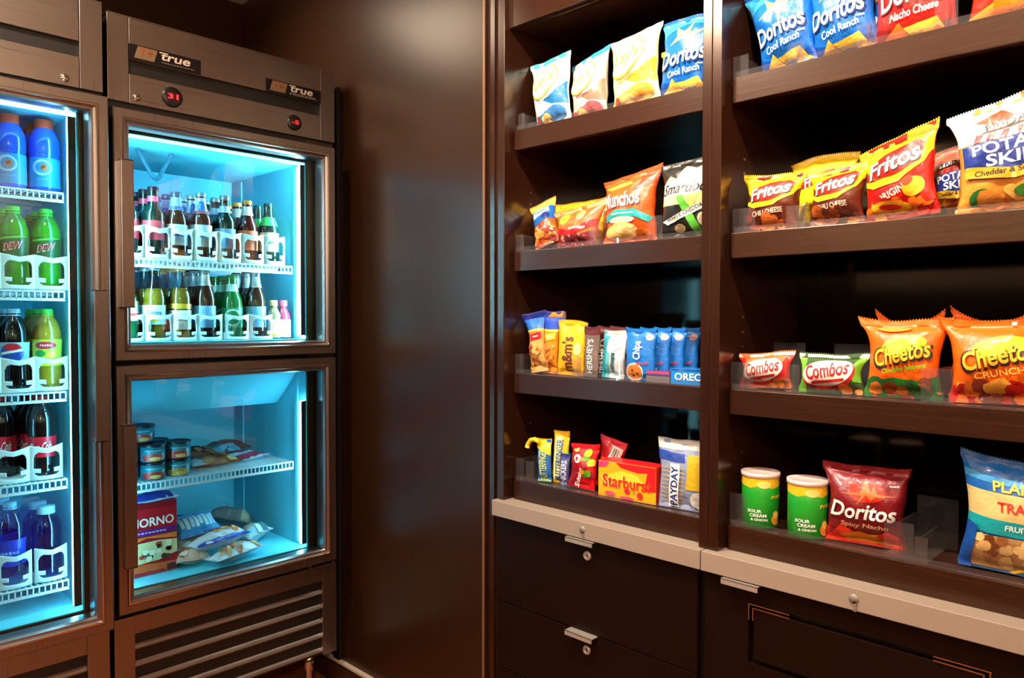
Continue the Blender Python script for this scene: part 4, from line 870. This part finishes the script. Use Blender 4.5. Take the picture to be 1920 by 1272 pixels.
PET = [(0, 0), (.022, 0), (.031, .006), (.0335, .016), (.0325, .05), (.0315, .075), (.0325, .100), (.0335, .125), (.032, .150), (.025, .172), (.0155, .186), (.0130, .190), (.0165, .192), (.0165, .194), (.0128, .195), (.0128, .200)]
SPORT = [(0, 0), (.030, 0), (.0345, .005), (.035, .015), (.0345, .088), (.0335, .092), (.035, .097), (.0352, .118), (.0335, .136), (.026, .155), (.0205, .162), (.0200, .168)]
def a_text(s, c, w_, h_, cy=.5, cx=0, rot=0, shear=0):
    return lambda A: A.text(c, s, cx, cy, w_, h_, rot, shear)
def a_scrib(c, w_, h_):
    return lambda A: A.scrib(c, 0, .5, w_, h_*.6, 6)
def beer(kind, lab):
    if kind == 'pink': return bottle('beer_bottle', lab, 'bottle', BEER, G_DARK, (.0150, .190, .203, mat((60, 30, 34), .35, .6)), [(.160, .176, mat((232, 70, 96), .4), None), (.05, .105, mat((206, 60, 70), .4), a_scrib(W, .16, .4))])
    if kind == 'bluewh': return bottle('beer_bottle', lab, 'bottle', STUB, G_BROWN, (.0150, .183, .196, mat((60, 90, 120), .35, .6)), [(.142, .180, mat((120, 170, 206), .4), lambda A: A.poly((20, 70, 170), [(-.499, .0), (.499, .0), (.499, .3), (-.499, .3)])), (.04, .10, mat((206, 220, 230), .4), a_scrib((20, 60, 150), .2, .3))])
    if kind == 'red': return bottle('beer_bottle', lab, 'bottle', STUB, G_BROWN, (.0150, .183, .196, mat((190, 40, 40), .35, .6)), [(.130, .170, mat((214, 50, 50), .4), None), (.04, .10, mat((240, 230, 220), .4), a_scrib((190, 30, 30), .2, .3))])
    if kind == 'silver': return bottle('beer_bottle', lab, 'bottle', BEER, mat((70, 26, 20), .12, 0, .4), (.0150, .190, .203, mat((190, 200, 206), .3, .8)), [(.140, .186, mat((190, 214, 230), .35, .3), lambda A: (A.ell((40, 110, 200), .0, .45, .12, .35), A.poly((210, 50, 60), [(-.2, .0), (.2, .0), (.2, .16), (-.2, .16)]))), (.04, .105, mat((206, 222, 232), .35, .3), a_scrib((20, 60, 140), .18, .3))])
    if kind == 'dark': return bottle('beer_bottle', lab, 'bottle', BEER, G_DARK, (.0150, .190, .203, mat((150, 160, 170), .3, .8)), [(.150, .170, mat((170, 200, 220), .35, .3), None), (.04, .10, mat((120, 160, 190), .4), None)])
    if kind == 'orange': return bottle('beer_bottle', lab, 'bottle', STUB, mat((70, 16, 12), .12, 0, .4), (.0150, .183, .196, mat((226, 120, 40), .35, .3)), [(.148, .176, mat((226, 196, 180), .4), None), (.04, .10, mat((206, 90, 50), .4), None)])
    if kind == 'greenblk': return bottle('beer_bottle', lab, 'bottle', STUB, G_DARK, (.0150, .183, .195, mat((30, 60, 50), .35, .6)), [(.122, .150, mat((40, 180, 70), .4), None), (.04, .10, mat((220, 232, 200), .4), a_scrib((30, 120, 50), .14, .4))])
    if kind == 'corona': return bottle('beer_bottle', lab, 'bottle', TALL, G_CLEAR, (.0150, .200, .213, mat((190, 200, 210), .3, .8)), [(.045, .100, mat((190, 214, 226), .4), lambda A: (A.text((40, 70, 130), 'Corona', 0, .62, .2, .24), A.ell((226, 180, 60), 0, .25, .05, .16)))], liquid=(.148, mat((150, 96, 16), .2, 0, .2)))
    if kind == 'gold': return bottle('beer_bottle', lab, 'bottle', TALL, G_CLEAR, (.0150, .200, .213, mat((220, 190, 120), .3, .8)), [(.030, .086, mat((226, 222, 206), .4), a_scrib((120, 110, 90), .18, .25)), (.090, .105, mat((226, 170, 50), .35, .4), None)], liquid=(.152, mat((150, 92, 16), .2, 0, .2)))
    if kind == 'green': return bottle('beer_bottle', lab, 'bottle', STUB, G_GREEN, (.0150, .183, .196, mat((20, 120, 60), .3, .5)), [(.145, .168, mat((170, 220, 200), .4), None), (.035, .095, mat((30, 130, 80), .35), lambda A: (A.ell((226, 240, 230), 0, .5, .13, .42), A.ell((20, 110, 60), 0, .5, .115, .36), A.scrib(W, 0, .5, .15, .14, 6)))])
    if kind == 'silverneck': return bottle('beer_bottle', lab, 'bottle', TALL, G_BROWN, (.0150, .196, .208, mat((206, 214, 220), .25, .9)), [(.160, .194, mat((196, 208, 216), .25, .7), None), (.035, .10, mat((120, 170, 206), .35, .2), None)])
    if kind == 'greenfoil': return bottle('beer_bottle', lab, 'bottle', STUB, mat((10, 70, 34), .12, 0, .4), (.0150, .183, .196, mat((200, 60, 60), .3, .5)), [(.055, .110, mat((220, 236, 226), .4), lambda A: A.poly((206, 50, 50), [(-.499, .1), (.499, .1), (.499, .4), (-.499, .4)]))])
ROWW = ['frontmost', 'second back', 'third back', 'rearmost']
def rank(maker, x, y0, z, n, dy, desc, group, step=1.0):
    """a row of equal bottles receding into the cooler"""
    first = maker('%s, %s' % (desc, ROWW[0])); out = [first]
    first['group'] = group; first.location = (x, y0, z)
    for k in range(1, n):
        c = copy_tree(first); c.location = (x+random.uniform(-.002, .002), y0+dy*k, z); c['label'] = '%s, %s' % (desc, ROWW[min(k, 3)]); c.rotation_euler.z += random.uniform(-.3, .3); out.append(c)
    return out
random.seed(7)
YB = 2.232
def organiser(x, y, z, w_, h_, d_, lab, group, first=[None]):
    key = (w_, h_, d_)
    if key in ORGS:
        c = copy_tree(ORGS[key]); c.location = (x, y, z); c['label'] = lab; c['group'] = group; return c
    t = thing('bottle_glide', lab, 'shelf organiser', (x, y, z), 0, group); ORGS[key] = t
    # curved front with an arched window and tab
    nx, nz = 40, 32; bm = new_bm(); V = {}
    def fp(i, j):
        u = -1+2*i/nx; v = j/nz; bow = .012*(1-u*u)
        top = h_*(1-.10*(1-abs(u))**1.0)
        return (u*w_/2, -bow, v*top)
    def hole(i, j):
        u = abs(-1+2*(i+.5)/nx); v = (j+.5)/nz
        if .22 < v < .33 and u > .40: return False
        return (u/.80)**4+(abs(v-.48)/.37)**4 < 1
    for j in range(nz):
        for i in range(nx):
            if hole(i, j): continue
            q = []
            for a, b in ((i, j), (i+1, j), (i+1, j+1), (i, j+1)):
                if (a, b) not in V: V[(a, b)] = bm.verts.new(fp(a, b))
                q.append(V[(a, b)])
            f = bm.faces.new(q); f.smooth = True
    o = obj('front_guard', bm, M_ORG, t); s = o.modifiers.new('thick', 'SOLIDIFY'); s.thickness = .0022; s.offset = 1
    bm = new_bm(); box(bm, -w_/2, w_/2, .002, d_, .0004, .002); box(bm, -w_/2, -w_/2+.0012, .002, d_, .002, .022); obj('base', bm, M_ORG, t)
    return t
ORGS = {}
# upper compartment, upper shelf
ZU = 1.4185; cols1 = [(.748, 'pink', 'pink-banded dark bottle, column nearest the handle', 4), (.820, 'pink', 'pink-banded dark bottle, second column from the handle', 4), (.872+.012, 'bluewh', 'brown bottle with two-tone blue neck label', 3),
        (.957, 'silver', 'reddish bottle with silver and blue neck label', 4), (1.030, 'dark', 'dark bottle with pale grey neck band', 4), (1.102, 'orange', 'dark red bottle with orange cap', 4), (1.174, 'greenblk', 'dark green bottle with bright green neck label', 4)]
for i, (x, k, d, n) in enumerate(cols1):
    z = ZU+.0022
    rank(lambda l, k=k: beer(k, l), x, YB, z, n, .066, d, 'beer bottles on the upper cooler shelf')
    organiser(x, YB-.034, ZU, .071, .098 if i < 0 else .092, .29, 'white plastic bottle guard, number %s from the left, upper beer shelf' % ['one', 'two', 'three', 'four', 'five', 'six', 'seven'][i], 'bottle guards on the upper beer shelf')
ZL = 1.184; cols2 = [(.745, 'greenfoil', 'green bottle with white and red label', 3), (.820, 'corona', 'golden beer in clear bottle with pale blue label', 4), (.893, 'gold', 'deep golden beer in clear bottle with cream label', 4),
        (.966, 'silverneck', 'silver-necked brown bottle left of the green bottles', 3), (1.050, 'green', 'green lager bottle with round label', 4), (1.128, 'silverneck', 'silver-necked brown bottle right of the green bottles', 3)]
for i, (x, k, d, n) in enumerate(cols2):
    rank(lambda l, k=k: beer(k, l), x, YB, ZL+.0022, n, .067, d, 'beer bottles on the lower cooler shelf')
    organiser(x, YB-.034, ZL, .074, .078, .27, 'white plastic bottle guard, number %s from the left, lower beer shelf' % ['one', 'two', 'three', 'four', 'five', 'six'][i], 'bottle guards on the lower beer shelf')
MINI = [(0, 0), (.019, 0), (.0225, .003), (.0225, .070), (.021, .080), (.012, .095), (.0105, .100), (.0105, .118)]
for x, cc, lab in ((1.184, (232, 214, 120), 'small bottle with a yellow cap and white label, lower beer shelf'), (1.218, (232, 50, 120), 'small bottle with a pink cap and white label, lower beer shelf')):
    t = bottle('mini_wine_bottle', lab, 'bottle', MINI, mat((120, 30, 50) if cc[1] < 100 else (110, 90, 60), .15, 0, .4), (.0125, .104, .122, mat(cc, .35)), [(.004, .060, mat((236, 236, 230), .4), lambda A: (A.poly((226, 214, 40) if cc[1] > 100 else (216, 120, 200), [(-.2, .03), (.2, .03), (.2, .22), (-.2, .22)]), A.scrib((150, 140, 150), 0, .62, .2, .06, 6)))])
    t.location = (x, YB-.01, ZL+.001)
# --- left cooler
def drink(kind, lab):
    if kind == 'sport':
        return bottle('sports_drink_bottle', lab, 'bottle', SPORT, mat((14, 84, 214), .15, 0, .4), (.0205, .163, .186, mat((226, 58, 16), .5)), [(.012, .086, mat((30, 150, 206), .35), lambda A: (A.ell((190, 226, 240), -.02, .66, .10, .27), A.ell((30, 150, 206), -.01, .66, .072, .2), A.ell((226, 110, 60), 0, .66, .035, .12), A.poly((120, 60, 40), [(-.02, .60), (.02, .68), (0, .74), (-.03, .66)]), A.scrib((120, 190, 220), 0, .26, .14, .05, 8)))], rz=-16)
    if kind == 'dew':
        return bottle('soda_bottle', lab, 'bottle', PET, mat((22, 128, 14), .15, 0, .4), (.0150, .188, .206, mat((50, 200, 60), .4)), [(.082, .132, mat((14, 80, 34), .35), lambda A: (A.poly((60, 190, 40), [(-.15, .75), (.2, .95), (.1, .98), (-.17, .85)]), A.text(W, 'DEW', 0.01, .46, .19, .36, 12, .4), A.text((206, 20, 40), 'DEW', .012, .47, .17, .30, 12, .4)))])
    if kind == 'cola':
        return bottle('soda_bottle', lab, 'bottle', PET, mat((14, 8, 8), .12, 0, .4), (.0150, .188, .206, mat((150, 190, 214), .4)), [(.070, .122, mat((150, 196, 220), .35), lambda A: (A.ell((20, 70, 160), 0, .5, .13, .46), A.poly(W, [(-.12, .40), (.0, .50), (.12, .58), (.12, .70), (.0, .62), (-.12, .52)]), A.ell((214, 30, 40), 0, .78, .09, .16)))])
    if kind == 'tea':
        return bottle('iced_tea_bottle', lab, 'bottle', PET, mat((150, 120, 24), .15, 0, .4), (.0150, .188, .206, mat((60, 190, 60), .4)), [(.060, .128, mat((190, 206, 60), .35), lambda A: (A.ell((200, 40, 50), 0, .78, .12, .14), A.scrib((240, 210, 200), 0, .78, .12, .08, 5), A.ell((40, 150, 60), -.06, .48, .06, .12), A.ell((240, 220, 60), .06, .42, .06, .14), A.poly((226, 240, 40), [(-.499, 0), (.499, 0), (.499, .2), (-.499, .2)])))])
    if kind == 'coke':
        return bottle('soda_bottle', lab, 'bottle', PET, mat((24, 10, 8), .12, 0, .4), (.0150, .188, .206, mat((200, 20, 30), .4)), [(.052, .104, mat((214, 20, 40), .35), a_text('Coca-Cola', W, .27, .46, .5, 0, 6, .3))])
    if kind == 'water':
        return bottle('water_bottle', lab, 'bottle', SPORT, G_WATER, (.0205, .163, .182, mat((150, 206, 230), .4)), [], liquid=(.15, thin_glass('water', (176, 222, 244), .6, 0, 1.2)))
    if kind == 'bluewater':
        return bottle('water_bottle', lab, 'bottle', PET, G_WATER, (.0150, .188, .206, mat((120, 190, 226), .4)), [(.050, .115, mat((20, 60, 190), .35), a_scrib((150, 190, 240), .24, .22))])
Y2 = 2.205
C2 = {0: (.393, .468, .543), 1: (.402, .473, .545), 2: (.400, .470, .543), 3: (.385, .455, .528), 4: (.385, .456, .535)}
rows = [(1.5680, 0, 'sport', 'sport', 'orange-capped blue sports drink'), (1.3200, 1, 'dew', 'dew', 'bright green soda bottle'), (1.0640, 2, 'cola', 'tea', ''), (.8400, 3, 'coke', 'coke', 'red-labelled cola bottle'), (.5790, 4, 'bluewater', 'water', '')]
for z, r, ka, kb, d in rows:
    for ci, x in enumerate(C2[r]):
        k = kb if ci == 2 else ka
        dd = {'sport': 'orange-capped blue sports drink', 'dew': 'bright green soda bottle', 'cola': 'dark cola bottle', 'tea': 'green-capped iced tea bottle', 'coke': 'red-labelled cola bottle', 'bluewater': 'deep blue labelled water bottle', 'water': 'pale blue water bottle'}[k]
        pos = {0: 'far left column', 1: 'middle column', 2: 'right column'}[ci]
        zz = z+(.0022 if r else .0004)
        rank(lambda l, k=k: drink(k, l), x, Y2 if r != 3 or ci == 2 else Y2+.07, zz, 3, .073, '%s, %s, %s shelf' % (dd, pos, ['top', 'second', 'third', 'fourth', 'bottom'][r]), 'drink bottles on the %s shelf of the left cooler' % ['top', 'second', 'third', 'fourth', 'bottom'][r])
        if r: organiser(x, Y2-.037, z, .072, .088, .26, 'white plastic bottle guard, %s, %s shelf of the left cooler' % (pos, ['top', 'second', 'third', 'fourth', 'bottom'][r]), 'bottle guards in the left cooler')
# --- lower compartment of the narrow cooler
def tub(x, y, z, lab, art_c):
    t = thing('soup_cup', lab, 'food cup', (x, y, z), math.radians(-20), 'round meal cups on the wire shelf')
    R, H = .034, .046; A = Art(lambda u, v, L=0: Vector(((R+.0003*L)*math.sin(u/R), -(R+.0003*L)*math.cos(u/R), v)), 2*PI*R, H, .006); A.mi(mat((24, 120, 140), .35, 0, .2))
    lathe(A.bm, [(0, 0), (R-.003, 0), (R, .003), (R, H), (0, H)], 28)
    A.ell(art_c, 0, .28, .16, .24); A.ell((230, 190, 110), .03, .22, .07, .12); A.scrib((170, 214, 214), 0, .72, .2, .08, 8)
    obj('cup', A.bm, A.mats, t)
    bm = new_bm(); lathe(bm, [(R+.0015, H-.002), (R+.0025, H), (R+.0025, H+.004), (R-.002, H+.0045), (R-.004, H+.003), (0, H+.003)], 28); obj('lid', bm, mat((16, 22, 30), .3), t)
zc = .7868; n = 0
for (x, y) in ((.740, 2.245), (.813, 2.235), (.886, 2.240), (.775, 2.310), (.848, 2.312)):
    for lv in (0, 1):
        tub(x, y, zc+lv*.0512, 'teal food cup with black lid, %s tier, %s' % (('lower', 'upper')[lv], {(.740): 'left of the front three', (.813): 'middle of the front three', (.886): 'right of the front three', (.775): 'left of the two behind', (.848): 'right of the two behind'}[x]), ((190, 60, 50), (200, 150, 60), (190, 50, 40))[n % 3]); n += 1
tub(.800, 2.285, zc+.1024, 'teal food cup with black lid, alone on top of the stack', (190, 60, 50))
def lying(name, label, x, y, z, w, h, d, base, art, rz, seed, cat='food pack', rx=0, ry=0, pinch=.08):
    """a filled wrapper lying flat; its printed front faces up"""
    A = bag_mesh(w, h, d, base, art, seed, pinch=pinch, crumple=.004)
    o = obj(name, A.bm, A.mats); o.rotation_mode = 'XYZ'
    Rm = Matrix.Rotation(math.radians(rz), 4, 'Z') @ Matrix.Rotation(math.radians(ry), 4, 'Y') @ Matrix.Rotation(math.radians(-90+rx), 4, 'X')
    o.matrix_world = Matrix.Translation((x, y, z)) @ Rm
    lo = min((o.matrix_world @ v.co).z for v in o.data.vertices); o.location.z += z+.0012-lo
    return tag(o, label, cat)
lying('pastry_pack', 'flat pack of orange brown pastries in the middle of the wire shelf', 1.000, 2.215, zc, .170, .13, .030, (196, 104, 44), [('b', [(226, 130, 50), (150, 70, 30), (240, 170, 90), (206, 60, 40)], -.42, .42, .08, .9, 30, .014, 91), ('p', (190, 210, 214), [(-.5, .0), (-.2, .0), (-.3, .4), (-.5, .5)])], 6, 91)
lying('pastry_pack', 'brown flat pack behind the orange pastry pack on the wire shelf', .975, 2.345, zc, .20, .13, .036, (140, 74, 44), [('b', [(170, 90, 40), (110, 60, 40), (206, 120, 60)], -.42, .42, .08, .9, 24, .014, 92)], -8, 92)
lying('frozen_meal_pack', 'white and red frozen meal pack at the right of the wire shelf', 1.150, 2.260, zc, .15, .17, .020, (226, 232, 236), [('p', (200, 40, 60), [(-.4, .08), (.42, .12), (.42, .34), (-.4, .30)]), ('p', (206, 60, 50), [(-.45, .5), (.3, .5), (.3, .9), (-.45, .9)]), ('b', [(150, 70, 40), (206, 120, 60)], -.4, .3, .5, .9, 14, .010, 5)], 22, 93, pinch=.02)
lying('frozen_meal_pack', 'light blue frozen pack behind the orange pastries', 1.105, 2.395, zc, .13, .12, .028, (110, 170, 196), [('b', [(60, 90, 110), (150, 200, 214)], -.4, .4, .1, .9, 12, .014, 6)], -10, 94)
lying('frozen_meal_pack', 'brown and red frozen pack at the back right corner of the wire shelf', 1.170, 2.44, zc, .12, .14, .034, (130, 70, 50), [('b', [(170, 80, 50), (90, 50, 40)], -.4, .4, .1, .9, 14, .012, 7)], 8, 95)
zf = .5155
piz = [('p', (150, 14, 24), [(-.5, .93), (.5, .93), (.5, 1), (-.5, 1)]), ('t', (246, 232, 214), 'DIGIORNO', -.02, .74, .94, .125), ('p', (110, 30, 100), [(-.5, .55), (.5, .55), (.5, .64), (-.5, .64)]), ('s', (220, 190, 220), .02, .595, .6, .02, 10), ('p', (236, 110, 40), [(-.5, .40), (.0, .52), (.5, .46), (.5, .54), (-.5, .54)]),
       ('p', (226, 196, 140), [(-.5, .22), (-.2, .17), (.2, .19), (.5, .26), (.5, .44), (.2, .47), (-.2, .46), (-.5, .40)]), ('b', [(90, 60, 40), (244, 226, 180), (190, 60, 40), (244, 226, 190)], -.45, .45, .22, .43, 34, .007, 9), ('p', (240, 90, 30), [(-.5, .0), (.5, 0), (.5, .14), (-.5, .18)]), ('p', (190, 20, 30), [(-.5, .01), (.3, .01), (.28, .055), (-.5, .055)]), ('p', (110, 20, 24), [(.32, .02), (.5, .02), (.5, .11), (.32, .11)])]
A = Art(lambda u, v, L=0: Vector((u, -.0003*L, v)), .168, .205, .5); A.mi(mat((190, 20, 30), .4)); box(A.bm, -.084, .084, 0, .036, 0, .205); execute_art(A, piz)
o = obj('pizza_box', A.bm, A.mats); o.location = (.7865, 2.215, zf); tag(o, 'red frozen pizza box standing upright in the lower left of the cooler', 'pizza box')
lying('ice_cream_pack', 'white and dark blue pack lying on top of the red pizza box', .800, 2.185, zf+.206, .15, .07, .026, (214, 222, 232), [('p', (20, 50, 150), [(-.4, .1), (.4, .1), (.4, .5), (-.4, .5)])], 4, 96)
lying('ice_cream_pack', 'light blue and white lettered pack lying beside the pizza box', .965, 2.262, zf+.070, .145, .085, .04, (60, 150, 206), [('s', (210, 234, 244), 0, .5, .9, .6, 8), ('p', (20, 90, 170), [(-.5, .02), (.5, .02), (.5, .12), (-.5, .12)])], 12, 97, rx=40)
lying('wrapped_sandwich', 'large wrapped sandwich under the light blue pack, lower compartment', .960, 2.255, zf, .19, .10, .058, (206, 176, 150), [('b', [(232, 200, 170), (180, 110, 70), (214, 226, 236)], -.4, .4, .1, .9, 20, .012, 11)], 8, 98)
lying('wrapped_sandwich', 'wrapped sandwich with orange filling and a blue wrapper edge, middle of the floor', 1.010, 2.190, zf+.030, .20, .075, .050, (206, 196, 200), [('p', (30, 60, 160), [(-.5, 0), (.5, 0), (.5, .2), (-.5, .2)]), ('b', [(226, 120, 50), (240, 190, 130), (150, 100, 60)], -.1, .42, .3, .85, 18, .009, 12), ('p', (40, 80, 180), [(-.3, .85), (-.1, .85), (-.1, 1), (-.3, 1)])], 14, 99)
lying('wrapped_sandwich', 'wrapped sandwich nearest the glass with a brown filling and blue stripe', 1.035, 2.135, zf, .19, .062, .044, (214, 214, 222), [('p', (40, 50, 170), [(-.2, .75), (.5, .75), (.5, 1), (-.2, 1)]), ('b', [(214, 110, 40), (170, 110, 60), (232, 180, 120)], -.36, .42, .2, .7, 22, .008, 13)], 18, 100)
lying('wrapped_sandwich', 'pinkish wrapped bun at the front left behind the pizza box', .905, 2.180, zf, .10, .085, .05, (206, 160, 140), [('b', [(232, 190, 170), (170, 90, 60)], -.4, .4, .1, .9, 10, .010, 14)], -10, 101)
lying('foil_wrap', 'dark wrapped roll lying deep at the back of the lower compartment', 1.020, 2.470, zf, .12, .10, .07, (60, 56, 60), [('e', (20, 20, 26), .1, .5, .2, .3)], 30, 102)
lying('foil_wrap', 'grey wrapped roll leaning in the back right corner of the lower compartment', 1.140, 2.45, zf+.01, .15, .07, .06, (110, 106, 104), [('p', (170, 150, 120), [(.2, .1), (.42, .1), (.42, .9), (.2, .9)])], -30, 103, ry=14)
lying('foil_wrap', 'crumpled clear wrapper with a shiny end near the right side of the lower compartment', 1.165, 2.265, zf, .14, .075, .055, (150, 176, 180), [('b', [(226, 240, 244), (90, 120, 130)], .0, .45, .1, .9, 12, .010, 15), ('p', (160, 140, 110), [(-.35, .35), (-.05, .35), (-.05, .6), (-.35, .6)])], 30, 104)
lying('foil_wrap', 'dark red wrapped piece in the middle of the lower compartment', 1.075, 2.340, zf, .10, .08, .05, (130, 50, 56), [], -20, 105)

for o in bpy.data.objects:
    if 'label' in o and not o.parent:
        n = len(str(o['label']).split())
        if n > 16 or n < 4: print('LABEL', n, o['label'])
